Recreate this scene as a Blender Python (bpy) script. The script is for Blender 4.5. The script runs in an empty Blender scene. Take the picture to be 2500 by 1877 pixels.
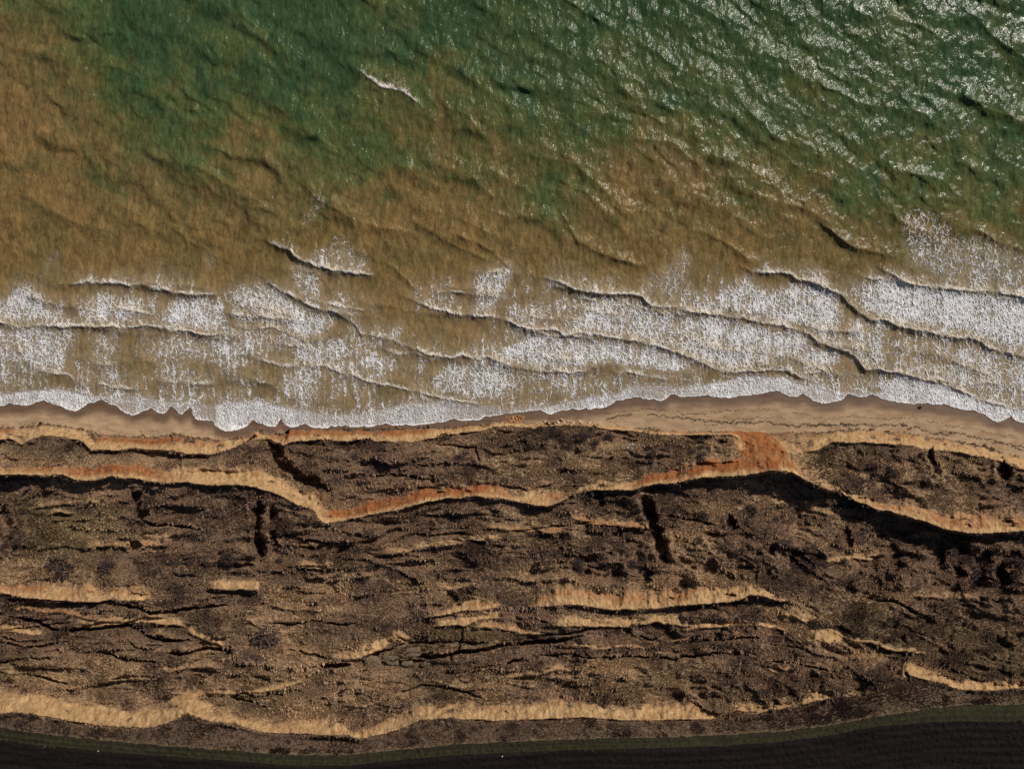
import bpy, math, random
import numpy as np
from mathutils import Vector

random.seed(4)
RNG = np.random.default_rng(11)
S = bpy.context.scene
COL = S.collection

# ------------------------------------------------------------------ camera
H = 120.0                                   # drone height above the sea, metres
LENS, SENSOR = 24.0, 36.0
cam_d = bpy.data.cameras.new('camera')
cam_d.lens = LENS; cam_d.sensor_width = SENSOR; cam_d.sensor_fit = 'HORIZONTAL'
cam_d.clip_start = 1.0; cam_d.clip_end = 3000
cam = bpy.data.objects.new('camera', cam_d); COL.objects.link(cam)
cam.location = (0, 0, H)
S.camera = cam

# ------------------------------------------------------------------ sky, sun, exposure
EL, AZ = math.radians(36), math.radians(41)  # azimuth from +Y towards +X
to_sun = Vector((math.sin(AZ) * math.cos(EL), math.cos(AZ) * math.cos(EL), math.sin(EL)))
w = bpy.data.worlds.new('World'); S.world = w; w.use_nodes = True
nt = w.node_tree; nt.nodes.clear()
sky = nt.nodes.new('ShaderNodeTexSky'); sky.sky_type = 'NISHITA'; sky.sun_disc = False
sky.sun_elevation = EL; sky.sun_rotation = AZ
bg = nt.nodes.new('ShaderNodeBackground'); bg.inputs['Strength'].default_value = 0.05
wo = nt.nodes.new('ShaderNodeOutputWorld')
nt.links.new(sky.outputs[0], bg.inputs[0]); nt.links.new(bg.outputs[0], wo.inputs[0])
sd = bpy.data.lights.new('sun', 'SUN'); sd.energy = 4.6; sd.angle = math.radians(0.53)
sd.color = (1.0, 0.93, 0.84)
sun = bpy.data.objects.new('sun', sd); COL.objects.link(sun)
sun.rotation_euler = (-to_sun).to_track_quat('-Z', 'Y').to_euler()
sun.location = to_sun * 300
S.view_settings.view_transform = 'Standard'; S.view_settings.look = 'None'
S.view_settings.exposure = 0.0; S.view_settings.gamma = 1.0
S.view_settings.use_curve_mapping = False
S.cycles.use_denoising = False
S.cycles.max_bounces = 6

# ------------------------------------------------------------------ survey helpers
# Survey coordinates (u, v): the plan of the place at 13.9 units per metre at sea level.
F = LENS / SENSOR * 2500.0
def world(u, v, z):
    k = (H - z) / F
    return (u - 1250.0) * k, -(v - 938.5) * k

def hsh(ix, iy, seed):
    h = (ix.astype(np.int64) * 374761393 + iy.astype(np.int64) * 668265263 + seed * 974711) & 0xFFFFFFFF
    h = ((h ^ (h >> 13)) * 1274126177) & 0xFFFFFFFF
    h = ((h ^ (h >> 16)) * 2246822519) & 0xFFFFFFFF
    return ((h ^ (h >> 15)) & 0xFFFFFF).astype(np.float32) / 16777216.0
def vn(x, y, seed=0):                       # value noise, -1..1
    x = np.asarray(x, np.float32); y = np.asarray(y, np.float32)
    ix = np.floor(x); iy = np.floor(y)
    fx = x - ix; fy = y - iy
    fx = fx * fx * fx * (fx * (fx * 6 - 15) + 10); fy = fy * fy * fy * (fy * (fy * 6 - 15) + 10)
    a = hsh(ix, iy, seed); b = hsh(ix + 1, iy, seed); c = hsh(ix, iy + 1, seed); d = hsh(ix + 1, iy + 1, seed)
    return 2 * ((a + (b - a) * fx) * (1 - fy) + (c + (d - c) * fx) * fy) - 1
def fbm(x, y, seed=0, octs=4, gain=0.5):
    s = 0; a = 1.0; t = 0
    for k in range(octs):
        c_, s_ = math.cos(.65 * k + .4), math.sin(.65 * k + .4)
        s = s + a * vn((x * c_ - y * s_) * 2 ** k + 17.3 * k, (x * s_ + y * c_) * 2 ** k - 9.1 * k, seed + k); t += a; a *= gain
    return s / t
def sst(x, a, b):
    t = np.clip((x - a) / (b - a), 0, 1); return t * t * (3 - 2 * t)
def lin(u, pts):
    p = np.array(pts, float).reshape(-1, 2); return np.interp(u, p[:, 0], p[:, 1])
def inpoly(u, v, poly):
    p = np.array(poly, float).reshape(-1, 2)
    out = np.zeros(u.shape, bool)
    m = (u >= p[:, 0].min()) & (u <= p[:, 0].max()) & (v >= p[:, 1].min()) & (v <= p[:, 1].max())
    uu = u[m]; vv = v[m]; r = np.zeros(uu.shape, bool)
    for k in range(len(p)):
        x1, y1 = p[k]; x2, y2 = p[(k + 1) % len(p)]
        if y1 == y2: continue
        c = ((y1 > vv) != (y2 > vv)) & (uu < (x2 - x1) * (vv - y1) / (y2 - y1) + x1)
        r ^= c
    out[m] = r
    return out
def blur(a, n, times=2):                    # box blur, both axes, radius n samples
    for _ in range(times):
        for ax in (0, 1):
            p = np.pad(a, [(n + 1, n) if k == ax else (0, 0) for k in range(2)], mode='edge')
            c = np.cumsum(p, axis=ax, dtype=np.float64)
            if ax == 0: a = ((c[2 * n + 1:] - c[:-2 * n - 1]) / (2 * n + 1)).astype(np.float32)
            else: a = ((c[:, 2 * n + 1:] - c[:, :-2 * n - 1]) / (2 * n + 1)).astype(np.float32)
    return a
def segdist(u, v, pts):                     # distance to a polyline + arc parameter 0..1
    p = np.array(pts, float).reshape(-1, 2)
    best = np.full(u.shape, 1e9, np.float32); par = np.zeros(u.shape, np.float32)
    L = np.hypot(*np.diff(p, axis=0).T); tot = L.sum(); acc = 0
    for k in range(len(p) - 1):
        d = p[k + 1] - p[k]
        t = np.clip(((u - p[k, 0]) * d[0] + (v - p[k, 1]) * d[1]) / (d @ d), 0, 1)
        q = np.hypot(u - p[k, 0] - t * d[0], v - p[k, 1] - t * d[1])
        m = q < best
        best[m] = q[m]; par[m] = ((acc + t * L[k]) / tot)[m]; acc += L[k]
    return best, par

def mesh_from(name, verts, quads, smooth=True, tris=False):
    n = 3 if tris else 4
    me = bpy.data.meshes.new(name)
    me.vertices.add(len(verts)); me.vertices.foreach_set('co', np.asarray(verts, np.float32).ravel())
    me.loops.add(len(quads) * n); me.loops.foreach_set('vertex_index', np.asarray(quads, np.int32).ravel())
    me.polygons.add(len(quads))
    me.polygons.foreach_set('loop_start', np.arange(0, len(quads) * n, n, dtype=np.int32))
    me.update(calc_edges=True)
    me.polygons.foreach_set('use_smooth', np.full(len(quads), smooth))
    return me
def put(name, me, mat=None, parent=None, label=None, cat=None, group=None, kind=None):
    o = bpy.data.objects.new(name, me); COL.objects.link(o)
    if mat is not None and me is not None and not me.materials: me.materials.append(mat)
    if parent: o.parent = parent
    tag(o, label, cat, group, kind)
    return o
def tag(o, label=None, cat=None, group=None, kind=None):
    if label: o['label'] = label
    if cat: o['category'] = cat
    if group: o['group'] = group
    if kind: o['kind'] = kind
def fattr(me, name, arr):
    a = me.attributes.new(name, 'FLOAT', 'POINT'); a.data.foreach_set('value', np.asarray(arr, np.float32).ravel())

# ------------------------------------------------------------------ materials
class NT:
    def __init__(s, name):
        s.m = bpy.data.materials.new(name); s.m.use_nodes = True
        s.t = s.m.node_tree; s.t.nodes.clear()
        s.out = s.n('ShaderNodeOutputMaterial')
        s.tc = s.n('ShaderNodeNewGeometry').outputs['Position']
    def n(s, t, **kw):
        q = s.t.nodes.new(t)
        for k, v in kw.items(): setattr(q, k, v)
        return q
    def l(s, a, b):
        if isinstance(a, (int, float)): b.default_value = a
        elif isinstance(a, tuple): b.default_value = a if len(a) == len(b.default_value) else (*a, 1)
        else: s.t.links.new(a, b)
    def attr(s, name, kind='GEOMETRY', out='Fac'):
        q = s.n('ShaderNodeAttribute', attribute_name=name, attribute_type=kind); return q.outputs[out]
    def math(s, op, a, b=0.0, c=0.0, clamp=False):
        q = s.n('ShaderNodeMath', operation=op, use_clamp=clamp)
        s.l(a, q.inputs[0]); s.l(b, q.inputs[1]); s.l(c, q.inputs[2]); return q.outputs[0]
    def sm(s, x, a, b):
        q = s.n('ShaderNodeMapRange', interpolation_type='SMOOTHSTEP')
        s.l(x, q.inputs[0]); q.inputs[1].default_value = a; q.inputs[2].default_value = b; return q.outputs[0]
    def mix(s, f, a, b):
        q = s.n('ShaderNodeMix', data_type='RGBA'); s.l(f, q.inputs[0]); s.l(a, q.inputs[6]); s.l(b, q.inputs[7]); return q.outputs[2]
    def mul(s, a, b):
        q = s.n('ShaderNodeMix', data_type='RGBA', blend_type='MULTIPLY'); q.inputs[0].default_value = 1
        s.l(a, q.inputs[6]); s.l(b, q.inputs[7]); return q.outputs[2]
    def vec(s, scale, rot=0.0):
        q = s.n('ShaderNodeMapping'); s.l(s.tc, q.inputs[0])
        q.inputs['Rotation'].default_value = (0, 0, rot); q.inputs['Scale'].default_value = scale; return q.outputs[0]
    def noise(s, v, scale, detail=4, rough=0.5, dist=0.0):
        q = s.n('ShaderNodeTexNoise'); s.l(v, q.inputs['Vector']); q.inputs['Scale'].default_value = scale
        q.inputs['Detail'].default_value = detail; q.inputs['Roughness'].default_value = rough
        q.inputs['Distortion'].default_value = dist; return q.outputs['Fac']
    def bump(s, h, dist, strength=1.0, normal=None):
        q = s.n('ShaderNodeBump'); s.l(h, q.inputs['Height']); q.inputs['Distance'].default_value = dist
        q.inputs['Strength'].default_value = strength
        if normal is not None: s.l(normal, q.inputs['Normal'])
        return q.outputs[0]
    def bsdf(s, col, rough=0.9, normal=None, spec=0.2, ior=1.45):
        q = s.n('ShaderNodeBsdfPrincipled'); s.l(col, q.inputs['Base Color']); s.l(rough, q.inputs['Roughness'])
        q.inputs['Specular IOR Level'].default_value = spec; q.inputs['IOR'].default_value = ior
        if normal is not None: s.l(normal, q.inputs['Normal'])
        return q.outputs[0]
    def done(s, sh): s.l(sh, s.out.inputs['Surface']); return s.m

def make_water():
    m = NT('sea_water')
    turb, aer, thin = m.attr('turb'), m.attr('aerated'), m.attr('thin')
    n1 = m.noise(m.vec((1, 0.32, 1), 0.25), 0.55, 5, 0.6, 0.6)
    n2 = m.noise(m.vec((1, 0.5, 1), 0.3), 0.13, 3, 0.55)
    tt = m.math('ADD', turb, m.math('MULTIPLY', m.math('SUBTRACT', n1, 0.5), 0.55))
    tt = m.math('ADD', tt, m.math('MULTIPLY', m.math('SUBTRACT', n2, 0.5), 0.5), clamp=True)
    r = m.n('ShaderNodeValToRGB'); m.l(tt, r.inputs[0])
    e = r.color_ramp.elements
    e[0].position = 0.0; e[0].color = (0.036, 0.068, 0.028, 1)
    e[1].position = 1.0; e[1].color = (0.185, 0.117, 0.044, 1)
    for p, c in ((0.22, (0.062, 0.084, 0.030, 1)), (0.5, (0.090, 0.090, 0.031, 1)), (0.75, (0.130, 0.098, 0.037, 1))):
        q = e.new(p); q.color = c
    n4 = m.noise(m.vec((1, 0.42, 1), 0.3), 0.9, 7, 0.74, 0.9)       # stirred silt clouds, plus light and shade of the chop put into the colour
    g = m.n('ShaderNodeMapRange'); m.l(n4, g.inputs[0]); g.inputs[1].default_value = .30; g.inputs[2].default_value = .70; g.inputs[3].default_value = .45; g.inputs[4].default_value = 1.45
    cm = m.n('ShaderNodeCombineColor'); [m.l(g.outputs[0], cm.inputs[k_]) for k_ in range(3)]
    col = m.mix(thin, m.mul(r.outputs[0], cm.outputs[0]), (0.20, 0.13, 0.08, 1))
    col = m.mix(m.math('MULTIPLY', aer, 0.5), col, (0.50, 0.45, 0.36, 1))
    b1 = m.noise(m.vec((1, 0.5, 1), 0.25), 1.0, 4, 0.62, 0.4)
    b2 = m.noise(m.vec((1, 0.65, 1), -0.35), 4.6, 1, 0.5, 0.2)
    nm = m.bump(b1, 0.23, 1.0)
    nm = m.bump(b2, 0.017, 1.0, nm)
    return m.done(m.bsdf(col, 0.19, nm, 0.15, 1.33))

def make_foam():
    m = NT('foam')
    cov, rim, lit = m.attr('cov'), m.attr('rim'), m.attr('sheet')
    nz = m.n('ShaderNodeTexNoise'); m.l(m.vec((1, 1, 1)), nz.inputs['Vector']); nz.inputs['Scale'].default_value = 0.9; nz.inputs['Detail'].default_value = 3
    def lace(scale, stretch, k):
        add = m.n('ShaderNodeVectorMath', operation='MULTIPLY_ADD')
        m.l(nz.outputs['Color'], add.inputs[0]); add.inputs[1].default_value = (k, k, k); m.l(m.vec((1, stretch, 0.0)), add.inputs[2])
        q = m.n('ShaderNodeTexVoronoi', feature='DISTANCE_TO_EDGE'); m.l(add.outputs[0], q.inputs['Vector']); q.inputs['Scale'].default_value = scale
        return q.outputs['Distance']
    l1 = m.sm(lace(1.35, 0.6, 1.1), 0.22, 0.03)
    l2 = m.sm(lace(2.9, 0.72, 0.7), 0.28, 0.04)
    n3 = m.noise(m.vec((1, 0.6, 1)), 1.7, 4, 0.65, 0.4)
    L = m.math('ADD', m.math('MULTIPLY', l1, 0.55), m.math('MULTIPLY', l2, 0.55))
    L = m.math('ADD', L, m.math('MULTIPLY', m.math('SUBTRACT', n3, 0.5), 1.1))
    a = m.math('ADD', L, m.math('MULTIPLY', cov, 1.55))
    alpha = m.math('MULTIPLY', m.sm(a, 1.50, 2.22), m.math('ADD', 0.62, m.math('MULTIPLY', cov, 0.38), clamp=True))
    alpha = m.math('MULTIPLY', alpha, 0.96)
    alpha = m.math('MAXIMUM', alpha, m.math('MULTIPLY', rim, m.math('MAXIMUM', m.sm(n3, 0.25, 0.5), m.math('GREATER_THAN', lit, 0.02))))
    st = m.noise(m.vec((1, 0.22, 1)), 2.2, 4, 0.65, 0.8)
    sheet = m.math('MULTIPLY', m.math('MULTIPLY', lit, 1.25), m.sm(m.math('ADD', st, m.math('MULTIPLY', l2, 0.25)), 0.36, 0.62))
    alpha = m.math('MAXIMUM', alpha, m.math('MULTIPLY', sheet, 0.95), clamp=True)
    c = m.mix(m.sm(n3, 0.3, 0.75), (0.55, 0.54, 0.53, 1), (0.80, 0.80, 0.81, 1))
    c = m.mix(m.math('MULTIPLY', m.attr('silt'), 0.8), c, (0.62, 0.52, 0.36, 1))
    nm = m.bump(m.math('ADD', L, m.math('MULTIPLY', m.noise(m.vec((1, 1, 1)), 3.5, 3, 0.6), 0.8)), 0.16, 0.8)
    d = m.bsdf(c, 0.75, nm, 0.2)
    t = m.n('ShaderNodeBsdfTransparent').outputs[0]
    mx = m.n('ShaderNodeMixShader'); m.l(alpha, mx.inputs[0]); m.l(t, mx.inputs[1]); m.l(d, mx.inputs[2])
    return m.done(mx.outputs[0])

def make_land():
    m = NT('land')
    A = {k: m.attr(k) for k in ('bare', 'red', 'sand', 'wet', 'green', 'field', 'dry', 'top')}
    n1 = m.noise(m.vec((1, 1, 1)), 0.22, 5, 0.6)
    n2 = m.noise(m.vec((1, 0.55, 1)), 2.2, 5, 0.7)
    n3 = m.noise(m.vec((1, 1, 1)), 6.0, 3, 0.7)
    scrub = m.mix(m.sm(n2, 0.22, 0.78), (0.090, 0.055, 0.035, 1), (0.222, 0.141, 0.089, 1))
    scrub = m.mix(m.math('MULTIPLY', m.sm(n1, 0.45, 0.7), 0.6), scrub, (0.110, 0.072, 0.055, 1))
    dry = m.mix(m.sm(n2, 0.25, 0.75), (0.185, 0.122, 0.068, 1), (0.385, 0.262, 0.148, 1))
    c = m.mix(m.sm(m.math('ADD', A['dry'], m.math('MULTIPLY', m.math('SUBTRACT', n2, 0.5), 0.5)), 0.1, 1.0), scrub, dry)
    gr = m.mix(m.sm(n2, 0.3, 0.7), (0.026, 0.030, 0.011, 1), (0.085, 0.082, 0.030, 1))
    g0 = m.mix(m.sm(n2, 0.3, 0.7), (0.010, 0.0085, 0.006, 1), (0.019, 0.016, 0.010, 1))
    g1 = m.mix(m.sm(n2, 0.3, 0.7), (0.011, 0.0115, 0.005, 1), (0.027, 0.029, 0.0095, 1))
    gr = m.mix(m.sm(A['green'], 0.70, 0.76), gr, m.mix(m.sm(A['green'], 0.78, 1.0), g0, g1))
    c = m.mix(m.math('MAXIMUM', m.math('MULTIPLY', A['green'], 0.85), m.math('MULTIPLY', m.sm(A['green'], 0.70, 0.76), 0.97)), c, gr)
    c = m.mix(m.math('MULTIPLY', A['top'], 0.5), c, m.mix(m.sm(n2, 0.3, 0.7), (0.030, 0.021, 0.017, 1), (0.080, 0.057, 0.042, 1)))
    nr = m.noise(m.vec((1, 0.4, 0.6)), 1.7, 6, 0.7, 0.8)
    tan = m.mix(m.sm(nr, 0.3, 0.7), (0.225, 0.128, 0.058, 1), (0.485, 0.315, 0.158, 1))
    ora = m.mix(m.sm(nr, 0.3, 0.7), (0.135, 0.046, 0.017, 1), (0.31, 0.118, 0.040, 1))
    rr = m.sm(m.math('ADD', A['red'], m.math('MULTIPLY', m.math('SUBTRACT', n1, 0.5), 0.9)), 0.12, 0.9)
    soil = m.mix(rr, tan, ora)
    soil = m.mix(m.math('MULTIPLY', m.sm(n3, 0.62, 0.75), 0.4), soil, (0.10, 0.06, 0.035, 1))
    bb = m.sm(m.math('ADD', A['bare'], m.math('MULTIPLY', m.math('SUBTRACT', n2, 0.5), 0.7)), 0.14, 0.86)
    c = m.mix(bb, c, soil)
    ns = m.noise(m.vec((0.35, 1, 1)), 1.2, 5, 0.6, 0.3)
    sd = m.mix(m.sm(ns, 0.3, 0.7), (0.240, 0.158, 0.092, 1), (0.340, 0.236, 0.143, 1))
    wt = m.mix(m.sm(ns, 0.3, 0.7), (0.088, 0.052, 0.033, 1), (0.125, 0.077, 0.049, 1))
    ww = m.sm(m.math('ADD', A['wet'], m.math('MULTIPLY', m.math('SUBTRACT', n1, 0.5), 0.35)), 0.05, 0.95)
    sand = m.mix(ww, sd, wt)
    c = m.mix(m.sm(m.math('ADD', A['sand'], m.math('MULTIPLY', m.math('SUBTRACT', n2, 0.5), 0.5)), 0.4, 0.6), c, sand)
    nf = m.noise(m.vec((0.12, 1, 1)), 1.6, 5, 0.65)
    fl = m.mix(m.sm(nf, 0.3, 0.75), (0.0048, 0.0034, 0.0029, 1), (0.0125, 0.0090, 0.0074, 1))
    c = m.mix(m.sm(A['field'], 0.35, 0.65), c, fl)
    rough = m.math('SUBTRACT', 0.95, m.math('MULTIPLY', m.math('MULTIPLY', ww, A['sand']), 0.35))
    hb = m.math('ADD', n2, m.math('MULTIPLY', n3, 0.45))
    k = m.math('SUBTRACT', 1.0, m.math('MULTIPLY', A['sand'], 0.93))
    k = m.math('MULTIPLY', k, m.math('SUBTRACT', 1.0, m.math('MULTIPLY', A['field'], 0.75)))
    nm = m.bump(m.math('MULTIPLY', hb, k), 0.15, 1.0)
    nm = m.bump(m.math('MULTIPLY', nr, A['bare']), 0.22, 0.8, nm)
    return m.done(m.bsdf(c, rough, nm, 0.15))

def make_simple(name, c1, c2, scale=3.0, rough=0.9, dist=0.06, var=True):
    m = NT(name)
    n = m.noise(m.vec((1, 1, 1)), scale, 4, 0.65)
    f = m.sm(n, 0.3, 0.7)
    if var:
        f = m.math('ADD', m.math('MULTIPLY', f, 0.6), m.math('MULTIPLY', m.n('ShaderNodeObjectInfo').outputs['Random'], 0.4))
    return m.done(m.bsdf(m.mix(f, (*c1, 1), (*c2, 1)), rough, m.bump(n, dist), 0.2))
def make_tuft():
    m = NT('dry_tuft')
    c = m.attr('tint', 'INSTANCER', 'Color')
    return m.done(m.bsdf(c, 0.9, None, 0.1))

M_WATER, M_FOAM, M_LAND, M_TUFT = make_water(), make_foam(), make_land(), make_tuft()
M_SHRUB = make_simple('bare_twigs', (0.028, 0.019, 0.017), (0.095, 0.065, 0.053), 4.0)
M_STEM = make_simple('shrub_stem', (0.03, 0.02, 0.016), (0.06, 0.042, 0.034), 6.0)
M_TURF = make_simple('turf', (0.06, 0.045, 0.029), (0.19, 0.138, 0.09), 3.2, 0.95, 0.3)
M_EARTH = make_simple('broken_earth', (0.10, 0.066, 0.040), (0.20, 0.135, 0.08), 3.0, 0.95, 0.15)
M_CLAY = make_simple('clay_lump', (0.22, 0.085, 0.03), (0.48, 0.26, 0.12), 3.0, 0.95, 0.1)
M_STONE = make_simple('pale_stone', (0.36, 0.25, 0.15), (0.60, 0.45, 0.30), 3.0, 0.95, 0.1)
M_WEED = make_simple('dead_seaweed', (0.06, 0.04, 0.026), (0.14, 0.095, 0.065), 5.0, 0.9, 0.03)
M_RUBBER = make_simple('black_rubber', (0.010, 0.010, 0.010), (0.022, 0.021, 0.020), 8.0, 0.6, 0.01)
M_PLASTIC = make_simple('white_plastic', (0.68, 0.68, 0.70), (0.85, 0.85, 0.86), 5.0, 0.5, 0.01)

# ------------------------------------------------------------------ surveyed lines
SWASH = [-300,990, 0,992,23,983,54,990,108,977,146,990,181,1004,215,985,246,975,284,990,319,1013,346,1006,369,994,396,1011,419,990,442,1011,465,992,
    472,1012,484,1025,521,1027,526,1038,553,1053,588,1047,619,1023,653,1040,672,1040,684,1023,711,1042,745,1036,780,1045,825,1038,883,1042,950,1036,1009,1038,1071,1031,
    1102,1023,1155,1027,1186,1017,1232,1010,1286,1004,1320,1000,1344,1011,1371,1000,1440,998,1455,998,1509,977,1548,969,1617,977,1640,962,1673,969,
    1727,965,1765,971,1819,965,1896,953,1942,969,1961,960,2007,985,2050,977,2069,962,2103,969,2130,962,2180,979,2226,985,2265,983,2284,988,2303,985,
    2357,1000,2380,1002,2403,1011,2438,1031,2459,1019,2468,1013,2488,1031,2500,1031,2560,1035,2800,1080]
SWTOP = [0,965,135,950,215,967,269,969,327,965,384,977,461,988,538,988,584,982,630,979,692,992,769,1007,825,1015,902,1005,979,990,1094,977,1171,988,1248,994,1286,998,
    1363,988,1401,977,1478,965,1517,957,1536,942,1594,942,1650,948,1727,938,1777,930,1842,919,1911,923,1957,942,1996,938,2034,950,2073,961,2111,967,2150,957,2196,911,
    2265,930,2342,950,2380,969,2457,988,2500,998]
TOE1 = [0,1042,38,1048,104,1036,161,1040,207,1050,238,1061,307,1065,384,1067,419,1058,461,1065,538,1075,600,1069,630,1050,649,1061,692,1061,711,1048,850,1048,940,1048,
    1094,1044,1171,1040,1209,1031,1286,1033,1371,1029,1440,1033,1517,1042,1594,1048,1675,1054,1785,1052,1881,1056,1996,1056,2073,1048,2150,1050,2219,1058,2273,1067,
    2361,1081,2419,1096,2438,1104,2500,1119,2800,1180]
R1 = [0,1073,23,1069,54,1083,96,1065,161,1065,204,1077,223,1100,246,1098,327,1094,423,1102,507,1108,569,1096,600,1079,638,1071,653,1069,684,1085,703,1079,761,1073,850,1077,
    883,1075,1009,1077,1094,1063,1163,1050,1209,1042,1325,1042,1401,1038,1478,1048,1536,1052,1594,1058,1675,1061,1785,1063,1860,1090,1940,1110,1996,1096,2034,1077,2092,1079,
    2150,1081,2226,1086,2265,1098,2342,1104,2399,1115,2434,1123,2461,1138,2500,1146,2800,1200]
R2 = [-300,1159,0,1159,96,1159,154,1159,181,1171,238,1171,269,1165,300,1169,327,1167,357,1175,407,1177,461,1177,507,1184,576,1181,630,1188,676,1204,730,1234,761,1244,788,1276,
    803,1277,850,1267,917,1254,1009,1234,1094,1215,1159,1211,1229,1215,1267,1227,1336,1236,1375,1223,1398,1208,1421,1200,1548,1196,1594,1184,1675,1173,1727,1165,1823,1158,1865,1150,1888,1146,
    1934,1154,1977,1177,2027,1200,2050,1198,2065,1211,2103,1227,2142,1242,2196,1257,2250,1269,2296,1288,2349,1300,2403,1300,2500,1296,2800,1310]
FW2 = [0,20,150,30,200,32,400,38,520,40,600,42,700,42,800,44,850,26,917,36,1009,38,1150,32,1250,28,1330,40,1400,15,1480,25,1548,25,1600,30,1675,43,1760,42,1830,48,1940,45,1977,40,
    2050,18,2142,20,2250,32,2349,50,2430,40,2500,34]
DROP1 = [0,.9,60,.2,165,.3,185,1.8,250,2.2,420,2.2,520,1.8,600,.8,640,1.0,680,2.5,720,1,800,.5,1200,.5,1500,.6,1540,1.2,1700,.7,1790,.3,1960,0,2010,.9,2250,.7,2440,1,2460,2,2500,.8]
DROP2 = [0,3.5,100,3.2,200,2.6,300,1.9,450,1.5,600,1.6,680,1.0,740,.5,800,.2,900,.5,1000,.8,1150,.9,1240,1.1,1300,2,1370,1.7,1400,.4,1430,2,1560,2.2,1620,2.8,1700,3.2,1800,3.8,1860,4.3,
    1950,4.7,2020,2.6,2060,3.6,2120,3.5,2200,3.9,2300,4.2,2400,3.5,2500,2.8]
RED2 = [0,.45,280,.8,380,.8,430,.2,600,.3,780,.3,825,.9,1150,.95,1230,.6,1300,.15,1350,.6,1450,.1,1530,.3,1580,.9,1780,1,1960,.6,2050,.1,2200,.5,2500,.55]
BARE2 = [0,.8,150,1,1200,1,1250,.7,1330,.8,1400,.5,1480,.8,1560,1,1950,.9,1975,.5,2040,.55,2070,.8,2150,1]
R3 = [0,1450,38,1456,115,1462,173,1467,231,1471,269,1463,346,1467,369,1467,404,1463,500,1460,557,1450,700,1470,979,1517,1056,1506,1102,1496,1132,1490,1182,1488,1232,1481,1305,1479,1421,1477,
    1478,1487,1536,1490,1594,1488,1650,1479,1727,1473,1804,1467,1831,1454,1865,1458,1896,1465,1934,1471,2100,1490,2500,1520]
FW3 = [0,30,100,42,250,42,350,30,375,8,560,5,1000,5,1056,14,1132,28,1190,24,1240,5,1290,12,1350,42,1421,40,1536,45,1760,45,1830,28,1900,15,1940,6,1960,5,2500,5]
DROP3 = [0,1,50,1.9,200,2,300,1.1,380,.6,540,.6,600,.0,960,0,1000,.6,1250,.8,1400,1.1,1500,1.8,1700,1.9,1780,2.2,1830,2.1,1850,.9,1900,1.1,1940,.4,1970,0,2500,0]
BARE3 = [0,1,355,1,380,.1,1020,.1,1070,.9,1200,.9,1240,.1,1290,.5,1340,1,1880,1,1930,.6,1960,0]
RED3 = [0,.5,80,.6,120,.3,290,.5,340,.45,1132,.5,1350,.52,1700,.45,1900,.2]
R6 = [0,1740,46,1736,115,1748,192,1763,307,1775,377,1775,415,1761,457,1742,500,1756,576,1767,638,1786,730,1790,803,1792,840,1793,879,1802,940,1790,998,1771,1025,1757,1094,1754,1209,1759,1325,1754,
    1421,1750,1517,1757,1594,1757,1650,1757,1708,1756,1750,1759,1785,1750,1834,1746,1919,1727,1969,1715,2015,1706,2092,1698,2150,1675,2195,1663,2215,1648,2250,1654,2303,1669,2342,1683,2419,1684,2500,1677,2800,1670]
T6 = [0,1678,150,1702,300,1726,350,1732,395,1722,430,1700,460,1684,485,1682,505,1700,530,1724,576,1742,638,1760,700,1762,760,1752,830,1757,858,1785,885,1790,921,1763,979,1734,1025,1716,1094,1715,1209,1722,1286,1711,
    1421,1707,1478,1718,1594,1721,1650,1715,1700,1720,1750,1750,1785,1740,1842,1730,1957,1705,1980,1682,2050,1692,2092,1690,2150,1666,2195,1640,2203,1613,2265,1627,2311,1646,2342,1661,2380,1663,2500,1661,2800,1655]
BARE6 = [0,1,840,1,870,.7,900,1,1720,1,1755,.25,1830,.3,1850,.9,2000,.9,2060,.6,2130,.15,2195,.3,2204,1]
TRACK = [-300,1775,0,1788,115,1804,307,1823,500,1838,692,1853,850,1855,940,1845,1094,1831,1209,1825,1401,1817,1594,1813,1765,1807,1919,1796,2034,1781,2150,1757,2265,1742,2342,1738,2500,1740,2800,1745]

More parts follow.
